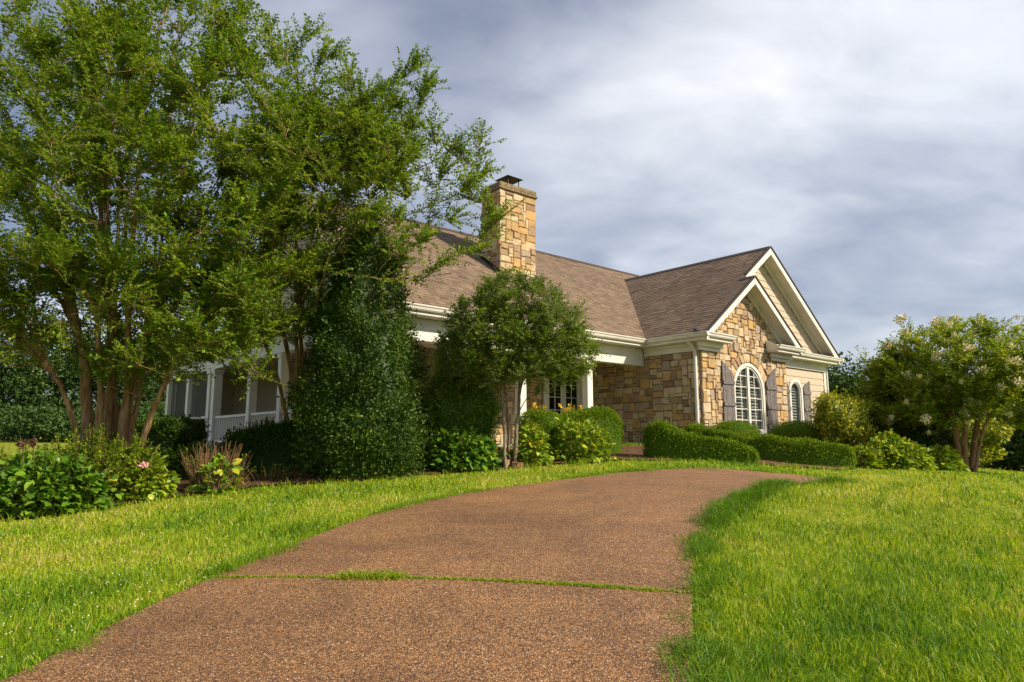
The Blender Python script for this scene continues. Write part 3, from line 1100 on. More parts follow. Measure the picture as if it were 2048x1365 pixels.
# big gable wall with shingles
WX2, WR2, WB2, WSP2 = 6.22, 0.46, 0.42, 1.86
m = MB()
m.box(4.75, WX2 - WR2, 0.42, 0.5, -0.5, 2.98).box(WX2 + WR2, 8.5, 0.42, 0.5, -0.5, 2.98).box(WX2 - WR2, WX2 + WR2, 0.42, 0.5, -0.5, WB2)
arc = [(WX2 + WR2 * math.cos(t), 0.42, WSP2 + 0.42 * math.sin(t)) for t in np.linspace(math.pi, 0, 15)]
for i in range(14):
    m.prism([arc[i], arc[i + 1], (arc[i + 1][0], 0.42, 2.98), (arc[i][0], 0.42, 2.98)], (0, 0.08, 0))
m.prism([(2.4, 0.42, 2.98), (8.5, 0.42, 2.98), (8.5, 0.42, zR(8.5) - 0.12), (RW, 0.42, zR(RW) - 0.12), (2.4, 0.42, zW(2.4) - 0.12)], (0, 0.08, 0))
gw = m.build('shingle_wall', M['cream'], house)
m = MB()
m.box(8.5, 8.6, 0.385, 12.5, -0.5, 3.0)
m.build('side_wall', M['cream'], house)
m = MB()
m.box(8.36, 8.5, 0.365, 0.415, -0.3, 2.66)
m.build('corner_board', M['white'], house)
shp = {}


def siding(parent, a0, a1, z0, z1, keep, b=0.42, row=0.225, seed=5):
    r = random.Random(seed)
    z = z0
    n = 0
    while z < z1:
        a = a0 - r.random() * 0.15
        while a < a1:
            w = r.choice((0.18, 0.24, 0.30))
            x0, x1 = max(a, a0), min(a + w, a1)
            if x1 - x0 > 0.05 and keep(x0, x1, z, z + row):
                key = round(x1 - x0, 2)
                if key not in shp:
                    mm = MB()
                    hw = (x1 - x0) / 2 - 0.004
                    hgt = row + 0.02
                    mm.prism([(-hw, 0, 0), (hw, 0, 0), (hw, 0.018, hgt), (-hw, 0.018, hgt)], (0, -0.018, 0))
                    shp[key] = new_mesh('shingle', np.array(mm.v), mm.f)
                link('shingle', shp[key], M['cream'], parent, ((x0 + x1) / 2, b - 0.019, z + r.uniform(-0.006, 0.006)))
                n += 1
            a += w
        z += row
    return n


def keep_wall(x0, x1, z0, z1):
    if z1 > 2.74:
        return False
    xm, zm = (x0 + x1) / 2, (z0 + z1) / 2
    if abs(xm - WX2) < WR2 + 0.02 and WB2 - 0.1 < zm < WSP2:
        return False
    return (xm - WX2) ** 2 + (max(zm - WSP2, 0) / 0.62) ** 2 > (WR2) ** 2 or zm < WB2 - 0.1


s1 = siding(gw, 4.80, 8.35, -0.1, 2.7, keep_wall)
s2 = siding(gw, RS + 0.1, 8.3, 3.28, 6.4, lambda x0, x1, z0, z1: z1 < zR(x1) - 0.16 and z1 < zW(x0) - 0.16 and (z1 > zS((x0 + x1) / 2) - 0.1), seed=9)


# windows
def arch_pts(cx, hw, z0, spring, rise, n=20):
    pts = [(cx - hw, z0), (cx - hw, spring)]
    for t in np.linspace(math.pi, 0, n + 2)[1:-1]:
        pts.append((cx + hw * math.cos(t), spring + rise * math.sin(t)))
    pts += [(cx + hw, spring), (cx + hw, z0)]
    return pts


def arch_frame(name, cx, hw, z0, spring, rise, w, b0, b1, parent, mat):
    o = arch_pts(cx, hw, z0, spring, rise)
    i = arch_pts(cx, hw - w, z0 + w, spring, rise - w)
    n = len(o)
    m = MB()
    for k in range(n):
        j = (k + 1) % n
        m.prism([(o[k][0], b0, o[k][1]), (o[j][0], b0, o[j][1]), (i[j][0], b0, i[j][1]), (i[k][0], b0, i[k][1])], (0, b1 - b0, 0))
    return m.build(name, mat, parent)


def arch_window(label, cx, hw, z0, spring, rise, bwall, mull):
    win = link('window', None, parent=house)
    arch_frame('frame', cx, hw, z0, spring, rise, 0.10, bwall - 0.05, bwall + 0.1, win, M['white'])
    arch_frame('sash', cx, hw - 0.102, z0 + 0.102, spring, rise - 0.102, 0.05, bwall - 0.02, bwall + 0.06, win, M['white'])
    m = MB()
    m.box(cx - hw - 0.06, cx + hw + 0.06, bwall - 0.10, bwall + 0.05, z0 - 0.06, z0 - 0.002)
    m.build('sill', M['white'], win)
    ihw, irise = hw - 0.12, rise - 0.12
    top = lambda x: spring + irise * math.sqrt(max(0, 1 - ((x - cx) / ihw) ** 2))
    if mull:
        m = MB()
        m.box(cx - 0.055, cx + 0.055, bwall - 0.03, bwall + 0.05, z0 + 0.1, spring + irise - 0.01)
        m.build('mullion', M['white'], win)
    bars = [cx - ihw * 0.5, cx + ihw * 0.5] if mull else []
    for x in bars:
        m = MB()
        m.box(x - 0.011, x + 0.011, bwall + 0.004, bwall + 0.035, z0 + 0.12, top(x) - 0.02)
        m.build('muntin', M['white'], win)
    if mull:
        z = z0 + 0.42
        while z < spring + irise - 0.15:
            half = ihw * math.sqrt(max(0, 1 - (max(0, z - spring) / irise) ** 2))
            m = MB()
            m.box(cx - half, cx + half, bwall + 0.006, bwall + 0.033, z - 0.011, z + 0.011)
            m.build('muntin', M['white'], win)
            z += 0.34
    g = MB()
    pts = arch_pts(cx, hw - 0.12, z0 + 0.12, spring, rise - 0.12)
    g.prism([(x, bwall + 0.04, z) for x, z in pts], (0, 0.006, 0))
    g.build('pane', M['glass'], win)
    # plantation blinds inside: tilted white slats
    z = z0 + 0.16
    while z < spring + irise - 0.08:
        half = ihw * math.sqrt(max(0, 1 - (max(0, z - spring) / irise) ** 2)) - 0.02
        if half > 0.12:
            m = MB()
            m.prism([(cx - half, bwall + 0.090, z - 0.022), (cx - half, bwall + 0.135, z + 0.030), (cx - half, bwall + 0.141, z + 0.026), (cx - half, bwall + 0.096, z - 0.026)], (2 * half, 0, 0))
            m.build('slat', M['white'], win)
        z += 0.098
    m = MB()
    for x in ([cx - ihw * .97, cx - 0.06, cx + 0.06, cx + ihw * .97] if mull else [cx - ihw * .95, cx + ihw * .95]):
        m.box(x - 0.035, x + 0.035, bwall + 0.095, bwall + 0.17, z0 + 0.1, min(top(x), spring + irise * 0.9) - 0.0)
    m.build('blind_stile', M['white'], win)
    m = MB()
    m.box(cx - hw, cx + hw, bwall + 0.5, bwall + 0.52, z0 - 0.1, spring + rise + 0.1)
    m.build('room_backdrop', M['dark'], win)
    return win


arch_window('', WX, WR, WB, WSP, WR - 0.0, 0.02, True)
arch_window('', WX2, WR2, WB2, WSP2, 0.42, 0.42, False)


def shutter(a0, a1, z0, zlo, zhi, high_left, bwall):
    s = link('shutter', None, parent=house)
    n = 4
    w = (a1 - a0) / n
    for k in range(n):
        x0, x1 = a0 + k * w + 0.004, a0 + (k + 1) * w - 0.004
        f = lambda x: ((a1 - x) / (a1 - a0)) if high_left else ((x - a0) / (a1 - a0))
        g = lambda x: zlo + (zhi - zlo) * (f(x) ** 0.75)
        m = MB()
        m.prism([(x0, bwall, z0), (x1, bwall, z0), (x1, bwall, g(x1)), (x0, bwall, g(x0))], (0, -0.03 - 0.004 * (k % 2), 0))
        m.build('plank', M['shutter'], s)
    for zc in (z0 + 0.25, z0 + (zlo - z0) * 0.52, zlo - 0.18):
        m = MB()
        m.box(a0, a1, bwall - 0.065, bwall - 0.036, zc - 0.055, zc + 0.055)
        m.build('batten', M['shutter'], s)
    return s


shutter(0.96, 1.56, 0.30, 2.02, 2.48, True, -0.055)
shutter(3.44, 4.04, 0.30, 1.98, 2.46, False, -0.055)
shutter(5.22, 5.72, 0.40, 2.00, 2.26, True, 0.385)
shutter(6.72, 7.22, 0.40, 2.00, 2.26, False, 0.385)

# porch: beam, columns, floor, ceiling
m = MB()
m.box(-9.86, -0.035, 2.05, 2.35, 2.42, 2.947)
m.build('porch_beam', M['white'], house)
m = MB()
m.box(-9.86, -0.04, 2.035, 2.05, 2.69, 2.72)
m.build('beam_trim', M['white'], house)
m = MB()
m.box(-9.86, -9.56, 2.352, 17.2, 2.42, 2.947)
m.build('porch_beam', M['white'], house)
m = MB()
m.box(-9.55, -0.04, 2.352, 4.39, 2.66, 2.70).box(-9.55, -7.32, 4.40, 17.2, 2.66, 2.70)
m.build('porch_ceiling', M['ceil'], house)
m = MB()
m.box(-9.95, -0.04, 1.98, 4.395, -0.35, 0.0).box(-9.95, -7.31, 4.396, 17.3, -0.35, -0.002)
m.build('porch_floor', M['concrete'], house)


def column(a, b, w=0.11):
    c = MB()
    c.box(a - w, a + w, b - w, b + w, 0.16, 2.30)
    o = c.build('column', M['white'], house, bevel=0.008)
    m = MB()
    m.box(a - w - .03, a + w + .03, b - w - .03, b + w + .03, 0.0, 0.157)
    m.build('base', M['white'], o)
    m = MB()
    m.box(a - w - .025, a + w + .025, b - w - .025, b + w + .025, 2.303, 2.417)
    m.build('capital', M['white'], o)


for a in (-2.43, -5.0, -7.4):
    column(a, 2.2)
for b in (2.2, 4.3, 6.45, 8.65):
    column(-9.71, b)
for b in (11.75, 12.2, 14.5, 17.0):
    column(-9.71, b, 0.13)


def railing(b0, b1):
    o = MB()
    o.box(-9.76, -9.66, b0, b1, 0.83, 0.90)
    top = o.build('railing', M['white'], house)
    m = MB()
    m.box(-9.74, -9.68, b0, b1, 0.08, 0.13)
    m.build('bottom_rail', M['white'], top)
    n = int((b1 - b0) / 0.165)
    bm_ = MB()
    bm_.box(-0.025, 0.025, -0.022, 0.022, 0.133, 0.827)
    me = new_mesh('baluster', np.array(bm_.v), bm_.f)
    for k in range(n):
        link('baluster', me, M['white'], top, (-9.71, b0 + (k + 0.5) * (b1 - b0) / n, 0))


for b0, b1 in ((8.77, 11.61), (6.57, 8.53), (4.42, 6.33), (2.32, 4.18)):
    railing(b0, b1)
# screened bays
for b0, b1 in ((12.34, 14.36), (14.64, 16.86)):
    o = MB()
    o.box(-9.75, -9.67, b0, b1, 0.86, 0.94).box(-9.75, -9.67, b0, b1, 0.0, 0.07).box(-9.75, -9.67, b0, b0 + .06, .071, .859).box(-9.75, -9.67, b1 - .06, b1, .071, .859)
    fr = o.build('screen_frame', M['white'], house)
    m = MB()
    m.box(-9.712, -9.708, b0, b1, 0.071, 0.859)
    m.build('screen', M['screen'], fr)
    m = MB()
    m.box(-9.712, -9.708, b0, b1, 0.941, 2.415)
    m.build('screen', M['screen'], fr)
# inner wall behind the porch, with windows
m = MB()
m.box(-7.3, -7.1, 4.6, 17.2, -0.2, 2.95).box(-9.5, -7.3, 17.1, 17.2, -0.2, 2.95)
inner = m.build('clapboard_wall', M['cream'], house)
bme = MB()
bme.prism([(0, 0, 0), (-0.022, 0, 0), (-0.006, 0, 0.165), (0, 0, 0.165)], (0, 12.5, 0))
bme = new_mesh('clapboard', np.array(bme.v), bme.f)
for k in range(16):
    link('clapboard', bme, M['cream'], inner, (-7.302, 4.6, 0.02 + k * 0.166))
for bc in (5.6, 7.6, 9.7, 11.9):
    w = MB()
    for q in ((bc - .5, bc - .42, .75, 2.3), (bc + .42, bc + .5, .75, 2.3), (bc - .42, bc + .42, .75, .83), (bc - .42, bc + .42, 2.22, 2.3)):
        w.box(-7.40, -7.33, *q)
    wo = w.build('window', M['white'], house)
    m = MB()
    m.box(-7.375, -7.345, bc - .015, bc + .015, .83, 2.22)
    for zc in (1.15, 1.52, 1.88):
        m.box(-7.372, -7.348, bc - .42, bc + .42, zc - .015, zc + .015)
    m.build('muntin_grid', M['white'], wo)
    m = MB()
    m.box(-7.345, -7.335, bc - .43, bc + .43, .8, 2.25)
    m.build('pane', M['glass'], wo)
    m = MB()
    m.box(-7.334, -7.326, bc - .43, bc + .43, .8, 2.25)
    m.build('room_backdrop', M['dark'], wo)
# ceiling fan on the side porch
f_o = MB()
f_o.tube([(-8.6, 7.6, 2.66), (-8.6, 7.6, 2.45)], [0.02, 0.02], 6).tube([(-8.6, 7.6, 2.46), (-8.6, 7.6, 2.44), (-8.6, 7.6, 2.33), (-8.6, 7.6, 2.30)], [0.04, 0.11, 0.11, 0.05], 10)
fan = f_o.build('ceiling_fan', M['metal'], house)
for k in range(5):
    t = k * 2 * math.pi / 5
    c, s = math.cos(t), math.sin(t)
    m = MB()
    m.prism([(-8.6 + c * r_ - s * w_, 7.6 + s * r_ + c * w_, 2.38 + 0.15 * w_) for r_, w_ in ((.1, -.03), (.62, -.07), (.64, .05), (.1, .03))], (0, 0, 0.012))
    m.build('fan_blade', M['metal'], fan)
# end gable of the main body above the porch
m = MB()
m.prism([(-9.3, 2.2, 3.0), (-9.3, 12.2, 3.0), (-9.3, RM, zM(RM) - 0.55)], (0.15, 0, 0))
gb = m.build('gable_wall', M['cream'], house)
for k in range(22):
    z = 3.02 + k * 0.166
    half = (zM(RM) - 0.55 - z - 0.17) / S * 0.98
    if half > 0.2:
        m = MB()
        m.prism([(-9.301, RM - half, z), (-9.325, RM - half, z), (-9.307, RM - half, z + .165), (-9.301, RM - half, z + .165)], (0, 2 * half, 0))
        m.build('clapboard', M['cream'], gb)
m = MB()
for sgn in (1, -1):
    e = RM + sgn * (RM - 1.66)
    m.prism([(LA, RM, zM(RM) - 0.02), (LA, e, E0 - 0.02), (LA, e, E0 - 0.26), (LA, RM, zM(RM) - 0.26)], (-0.045, 0, 0))
m.build('rake_board', M['white'], house)

# chimney
CA0, CA1, CB0, CB1, CZ0, CZ1 = -3.98, -2.50, 4.3, 5.2, 4.6, 7.86
m = MB()
m.box(CA0, CA1, CB0, CB1, CZ0, CZ1)
ch = m.build('chimney', M['mortar'], house)
rc = random.Random(21)
polys = [[np.array(q) for q in ((x0, y0), (x1, y0), (x1, y1), (x0, y1))] for x0, y0, x1, y1 in pack(CA1 - CA0, CZ1 - CZ0, 0.104, rc)]
lay_stones(ch, polys, lambda x, y: (CA0 + x, CB0 - 0.001, CZ0 + y), 0.0, rc, 0.03)
polys = [[np.array(q) for q in ((x0, y0), (x1, y0), (x1, y1), (x0, y1))] for x0, y0, x1, y1 in pack(CB1 - CB0, CZ1 - CZ0, 0.104, rc)]
lay_stones(ch, polys, lambda x, y: (CA0 - 0.001, CB1 - x, CZ0 + y), R(-90), rc, 0.03)
m = MB()
m.box(CA0 - .06, CA1 + .06, CB0 - .06, CB1 + .06, CZ1 + .002, CZ1 + .09).box(CA0 - .03, CA1 + .03, CB0 - .03, CB1 + .03, CZ1 + .092, CZ1 + .24)
m.build('capstone', M['capstone'], ch, bevel=0.02)
ca, cb = (CA0 + CA1) / 2, (CB0 + CB1) / 2
m = MB()
for dx in (-.22, .22):
    for dy in (-.22, .22):
        m.box(ca + dx - .012, ca + dx + .012, cb + dy - .012, cb + dy + .012, CZ1 + .242, CZ1 + .58)
m.add([(ca - .34, cb - .34, CZ1 + .58), (ca + .34, cb - .34, CZ1 + .58), (ca + .34, cb + .34, CZ1 + .58), (ca - .34, cb + .34, CZ1 + .58), (ca, cb, CZ1 + .68)],
      [[3, 2, 1, 0], [0, 1, 4], [1, 2, 4], [2, 3, 4], [3, 0, 4]])
m.box(ca - .16, ca + .16, cb - .16, cb + .16, CZ1 + .241, CZ1 + .36)
m.build('rain_cap', M['metal'], ch)
m = MB()   # flashing where the chimney leaves the roof
m.prism([(CA0 - .03, CB0 - .03, zM(CB0) + .03), (CA0 - .03, CB1, zM(CB1) + .03), (CA0 - .03, CB1, zM(CB1) + .16), (CA0 - .03, CB0 - .03, zM(CB0) + .16)], (-.012, 0, 0))
m.build('flashing', M['metal'], ch)

# ------------------------------------------------------------------ vegetation helpers
UP = np.array([0, 0, 1.0])


def leaves_np(pos, dirs, nrm, ln, wd, fold=0.25):
    """4 vertices, 2 folded triangles per leaf"""
    dirs = norm(dirs)
    side = norm(np.cross(dirs, nrm))
    nn = np.cross(side, dirs)
    L, W = ln[:, None], wd[:, None]
    a = pos
    b = pos + dirs * L * 0.45 + side * W * 0.5 + nn * W * fold
    c = pos + dirs * L
    d = pos + dirs * L * 0.45 - side * W * 0.5 + nn * W * fold
    v = np.stack([a, b, c, d], 1).reshape(-1, 3)
    k = np.arange(len(pos))[:, None] * 4
    f = np.concatenate([k + np.array([[0, 1, 2]]), k + np.array([[0, 2, 3]])])
    return v, f


def rand_dir(n):
    return norm(rng.normal(size=(n, 3)))


def join(parts):
    V, Fa, o = [], [], 0
    for v, f in parts:
        V.append(v)
        Fa.append(f + o)
        o += len(v)
    return np.concatenate(V), np.concatenate(Fa)


def tris(q):
    return np.concatenate([q[:, [0, 1, 2]], q[:, [0, 2, 3]]])


def bezier(p0, c, p1, n):
    t = np.linspace(0, 1, n)[:, None]
    return (1 - t) ** 2 * p0 + 2 * t * (1 - t) * c + t * t * p1


def make_tree(name, label, cat, base, stems, blobs, n2, n3, leaf, mat, bark, r0=0.06, seed=1, twig_len=(0.25, 0.6), spacing=0.035,
              clump=0.40, plumes=(), up=0.55, shell=0.45, group=None, flowers=0, zmin=None, maxd=1.3, leaf_w=0.55, rtip=0.014, trunks=(), feather=0):
    """stems: list of end points; blobs: (centre, radii) of the crown; leaves grow along twigs, twigs along limbs"""
    g = np.random.default_rng(seed)
    t = thing(name, label, cat, base, group=group)
    base = np.asarray(base, float)
    nodes, rad, dirn = [], [], []
    wood = []
    forks = []
    for (foot, e, rt) in trunks:
        foot, e = np.asarray(foot, float), np.asarray(e, float)
        h = e - foot
        n = 14
        P = bezier(foot - [0, 0, .1], foot + h * 0.5 - np.array([h[0], h[1], 0]) * 0.22, e, n)
        P[1:] += np.cumsum(g.normal(size=(n - 1, 3)) * 0.012, axis=0)
        rr = rt * (1.0 - 0.30 * np.linspace(0, 1, n)) * (1 + 0.12 * g.normal(size=n) * (np.arange(n) > 0) * (np.arange(n) < n - 1))
        rr[:3] *= (1.35, 1.2, 1.08)
        wood.append(tube_np(P, rr, 10))
        forks.append((P[-1], norm(P[-1] - P[-4]), rr[-1]))
        nodes.append(P[9:]); rad.append(rr[9:] * .5); dirn.append(norm(np.gradient(P, axis=0))[9:])
    load = [0] * len(forks)
    limb_ends = []
    for k, e in enumerate(stems):
        e = np.asarray(e, float)
        n = 18
        if forks:
            cost = [np.linalg.norm(e - fp) * (1.35 - np.dot(norm(e - fp), fd)) + 0.35 * load[q] for q, (fp, fd, fr) in enumerate(forks)]
            q = int(np.argmin(cost))
            load[q] += 1
            fp, fd, fr = forks[q]
            h = e - fp
            L = np.linalg.norm(h)
            P = bezier(fp - fd * 0.05, fp + fd * L * 0.33 + h * 0.12, e, n)
            r1 = fr * (0.92 if load[q] == 1 else 0.68)
        else:
            off = norm(np.array([e[0] - base[0], e[1] - base[1], 0]) + g.normal(size=3) * [0.3, 0.3, 0]) * g.uniform(0.3, 1.0) * r0 * 2.2
            p0 = base + off + [0, 0, -0.08]
            h = e - p0
            L = np.linalg.norm(h)
            P = bezier(p0, p0 + h * 0.42 + np.array([0, 0, 0.14 * L]) - np.array([h[0], h[1], 0]) * 0.16, e, n)
            r1 = r0 * g.uniform(0.75, 1.15)
        wob = np.cumsum(g.normal(size=(n, 3)) * 0.035 * L / 4, axis=0)
        P = P + wob * np.linspace(0, 1, n)[:, None]
        rr = (r1 - rtip * .6) * (1 - np.linspace(0, 1, n)) ** 1.15 + rtip * 0.6
        wood.append(tube_np(P, rr, 8))
        nodes.append(P[3:]); rad.append(rr[3:]); dirn.append(norm(np.gradient(P, axis=0))[3:])
        tdir = norm(P[-1] - P[-3])
        limb_ends.append((P[-1], tdir, True))
        for q in range(22):
            j = n - 1 - int(g.random() ** 1.2 * 7)
            limb_ends.append((P[j], norm(tdir + g.normal(size=3) * 0.55), True))
    nodes, rad, dirn = np.concatenate(nodes), np.concatenate(rad), np.concatenate(dirn)
    vol = np.array([b[1][0] * b[1][1] * b[1][2] for b in blobs], float) ** 0.8
    vol /= vol.sum()

    def sample(n, sh):
        out = []
        while len(out) < n:
            b = blobs[g.choice(len(blobs), p=vol)]
            d = g.normal(size=3)
            d /= np.linalg.norm(d)
            u = g.random()
            q = np.array(b[0]) + d * (sh + (1 - sh) * u ** 0.5) * np.array(b[1])
            if zmin is not None and q[2] < zmin + 0.15 * g.random():
                continue
            out.append(q)
        return np.array(out)

    Q2 = sample(n2, 0.55)
    Q2 = np.concatenate([Q2, np.array(plumes).reshape(-1, 3)]) if len(plumes) else Q2
    isp = np.concatenate([np.zeros(n2, bool), np.ones(len(Q2) - n2, bool)])
    od = np.argsort(np.linalg.norm(Q2 - base, axis=1))
    Q2, isp = Q2[od], isp[od]
    shoots = []
    tops = []
    for qv, plume in zip(Q2, isp):
        d = qv - nodes
        dist = np.linalg.norm(d, axis=1)
        cost = dist * (1 + 0.9 * (1 - np.sum(d * dirn, 1) / (dist + 1e-6))) + np.where(d[:, 2] < 0.0, 0.8, 0)
        i = int(np.argmin(cost))
        p = nodes[i]
        L = dist[i]
        if L < 0.12:
            continue
        c = p + dirn[i] * L * 0.45 + UP * 0.05 * L
        n = max(5, int(L / 0.18))
        P = bezier(p, c, qv, n)
        P[1:] += g.normal(size=(n - 1, 3)) * 0.018
        rr = np.linspace(min(rad[i] * 0.7, 0.012 + 0.008 * L), 0.0045, n)
        wood.append(tube_np(P, rr, 4))
        nodes = np.concatenate([nodes, P[1:]]); rad = np.concatenate([rad, rr[1:]]); dirn = np.concatenate([dirn, norm(np.gradient(P, axis=0))[1:]])
        tops.append((P[-1], norm(P[-1] - P[-2])))
        if plume:
            for q in range(feather):
                j = n - 1 - int(g.random() ** 1.3 * min(n - 2, 1.1 / (L / n)))
                shoots.append((P[j], norm(norm(P[j] - P[j - 1]) + g.normal(size=3) * 0.5), True))
    # twigs
    Q3 = sample(int(n3 * 2.4), shell)
    Q3 = Q3[vnoise(Q3 * [0.85, 0.85, 1.9] + seed * 3.1) * 0.6 + vnoise(Q3 * [2.2, 2.2, 3.6] + 9) * 0.4 > clump][:n3]
    pos, dr_, nr_ = [], [], []
    extra = [(p, d, True) for p, d in tops] + shoots + limb_ends
    for qv in list(Q3) + extra:
        if isinstance(qv, tuple):
            p, dd, _ = qv
            L = g.uniform(twig_len[0], twig_len[1]) * 1.1
            dd = norm(dd + UP * 0.25 + g.normal(size=3) * 0.12)
        else:
            d = qv - nodes
            dist = np.linalg.norm(d, axis=1)
            i = int(np.argmin(dist + np.where(d[:, 2] < -0.1, 0.25, 0)))
            if dist[i] > maxd:
                continue
            p = nodes[i]
            dd = norm(norm(d[i]) * 0.75 + dirn[i] * 0.35 + UP * up * g.uniform(0.3, 1.0) + g.normal(size=3) * 0.22)
            L = max(g.uniform(*twig_len), dist[i] * 0.95)
        n = 3
        P = bezier(p, p + dd * L * 0.5 + UP * 0.02, p + dd * L + np.array([0, 0, -0.10 * L]) + g.normal(size=3) * 0.06 * L, n)
        wood.append(tube_np(P, np.linspace(0.0042, 0.0018, n), 3))
        k = max(4, int(L * 0.92 / spacing))
        s = np.linspace(0.10, 1.0, k)
        X = np.stack([np.interp(s, np.linspace(0, 1, n), P[:, j]) for j in range(3)], -1)
        T = norm(P[-1] - P[0])
        sd = norm(np.cross(T, UP + g.normal(size=3) * 0.35))
        alt = np.where(np.arange(k) % 2 == 0, 1.0, -1.0)[:, None]
        D = T * 0.55 + sd * alt * 0.9 + g.normal(size=(k, 3)) * 0.28
        pos.append(X); dr_.append(D)
        nr_.append(UP + g.normal(size=(k, 3)) * 0.45)
    pos, dr_, nr_ = np.concatenate(pos), np.concatenate(dr_), np.concatenate(nr_)
    n = len(pos)
    ln = leaf * g.uniform(0.7, 1.25, n)
    v, f = leaves_np(pos, dr_, nr_, ln, ln * leaf_w)
    rnd_ = np.clip(g.normal(0.45, 0.2, n) + 0.35 * (vnoise(pos * 1.3) - 0.5), 0, 1)
    vw, fw = join([(a, b) for a, b in wood])
    link('trunk', new_mesh('trunk', vw - base, fw, True), bark, t)
    link('crown', new_mesh('crown', v - base, f, rnd=np.repeat(rnd_, 4)), mat, t)
    if flowers:
        tp = [x for x in tops if True]
        tp.sort(key=lambda x: x[0][1] - 0.6 * x[0][2])
        fm = flower_mesh(g, 0.095, 0.11, 90)
        for p, d in tp[:flowers]:
            o = link('flower_cluster', fm, M['cream_flower'], t, p + d * 0.36 + UP * 0.08 - base)
            o.rotation_euler = (g.uniform(-.5, .5), g.uniform(-.5, .5), g.uniform(0, 6))
            o.scale = [g.uniform(0.6, 1.4)] * 3
    print(name, 'leaves', n)
    return t


def flower_mesh(g, r, h, n):
    d = norm(g.normal(size=(n, 3)))
    p = d * np.array([r, r, h]) * (g.random(n) ** 0.55)[:, None] * (0.75 + 0.5 * vnoise(d * 2.2 + 3))[:, None]
    v, f = leaves_np(p, norm(g.normal(size=(n, 3))), norm(g.normal(size=(n, 3)) + d), np.full(n, 0.042), np.full(n, 0.04))
    return new_mesh('flower_cluster', v, f)


def shell_bush(name, label, cat, base, surf, n, leaf, mat, core=None, group=None, jitter=0.03, out=0.6, leaf_w=0.6, seed=1, stem=None, upb=0.2, bark=None, sprig=0, sprig_len=0.22):
    """surf(n, g) -> points, normals in world space; core: (verts, tris) closed mesh just inside"""
    g = np.random.default_rng(seed)
    t = thing(name, label, cat, base, group=group)
    base = np.asarray(base, float)
    p, nn = surf(n, g)
    n = len(p)
    p = p + nn * (g.random(n)[:, None] ** 2 * -2.2 * jitter + g.normal(size=(n, 1)) * jitter * 0.5)
    if sprig:       # stray shoots standing out of the outline
        ps, ns = surf(sprig, g)
        for q, m_ in zip(ps, ns):
            L = sprig_len * g.uniform(.4, 1.2)
            dd = norm(m_ + UP * .7 + g.normal(size=3) * .3)
            kk = max(4, int(L / (leaf * .32)))
            p = np.concatenate([p, q + dd * (np.linspace(.0, 1, kk) * L)[:, None]])
            nn = np.concatenate([nn, np.repeat((dd + m_ * .3)[None], kk, 0)])
        n = len(p)
    d = norm(nn * out + rand_dir(n) * 0.9 + UP * upb)
    nr = norm(nn + rand_dir(n) * 0.6)
    ln = leaf * g.uniform(0.5, 1.45, n)
    v, f = leaves_np(p, d, nr, ln, ln * leaf_w)
    rnd_ = np.repeat(np.clip(g.normal(0.45, 0.22, n) + 0.3 * (vnoise(p * 2.0) - 0.5), 0, 1), 4)
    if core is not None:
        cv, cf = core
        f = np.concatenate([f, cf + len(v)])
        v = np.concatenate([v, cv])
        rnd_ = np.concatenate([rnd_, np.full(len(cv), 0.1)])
    link('foliage', new_mesh('foliage', v - base, f, rnd=rnd_), mat, t)
    b = MB()
    h = stem or 0.3
    for k in range(3):
        a = k * 2.1
        b.tube([(0.06 * math.cos(a), 0.06 * math.sin(a), -0.08), (0.10 * math.cos(a), 0.10 * math.sin(a), h * .5), (0.16 * math.cos(a), 0.16 * math.sin(a), h)], [0.03, 0.025, 0.012], 6)
    b.build('stem', bark or M['bark_grey'], t, smooth=True)
    return t


def blob_surface(c, rad, bumps=0.12, freq=2.2, zfloor=None, power=1.0):
    c, rad = np.array(c, float), np.array(rad, float)

    def f(dirs):
        s = 1 + bumps * 2 * (vnoise(dirs * freq + c) - 0.5) + bumps * (vnoise(dirs * freq * 2.7 + c * 2) - 0.5)
        if power != 1.0:        # squarer than an ellipsoid
            e = (np.abs(dirs) ** power).sum(1) ** (-1 / power)
            s = s * e
        return dirs * s[:, None] * rad + c

    def surf(n, g):
        d = norm(g.normal(size=(n, 3)) * (1 / rad.mean()) * rad)
        d = norm(g.normal(size=(n, 3)))
        p = f(d)
        nn = norm((p - c) / rad ** 2)
        if zfloor is not None:
            k = p[:, 2] > zfloor
            p, nn = p[k], nn[k]
        return p, nn

    u = np.linspace(0, 2 * math.pi, 29)[:-1]
    w = np.linspace(-math.pi / 2, math.pi / 2, 16)
    U, Wv = np.meshgrid(u, w)
    d = np.stack([np.cos(Wv) * np.cos(U), np.cos(Wv) * np.sin(U), np.sin(Wv)], -1).reshape(-1, 3)
    v = (f(d) - c) * 0.88 + c
    if zfloor is not None:
        v[:, 2] = np.maximum(v[:, 2], zfloor)
    i = np.arange(16 * 28).reshape(16, 28)
    q = np.stack([i[:-1], np.roll(i[:-1], -1, 1), np.roll(i[1:], -1, 1), i[1:]], -1).reshape(-1, 4)
    return surf, (v, tris(q))


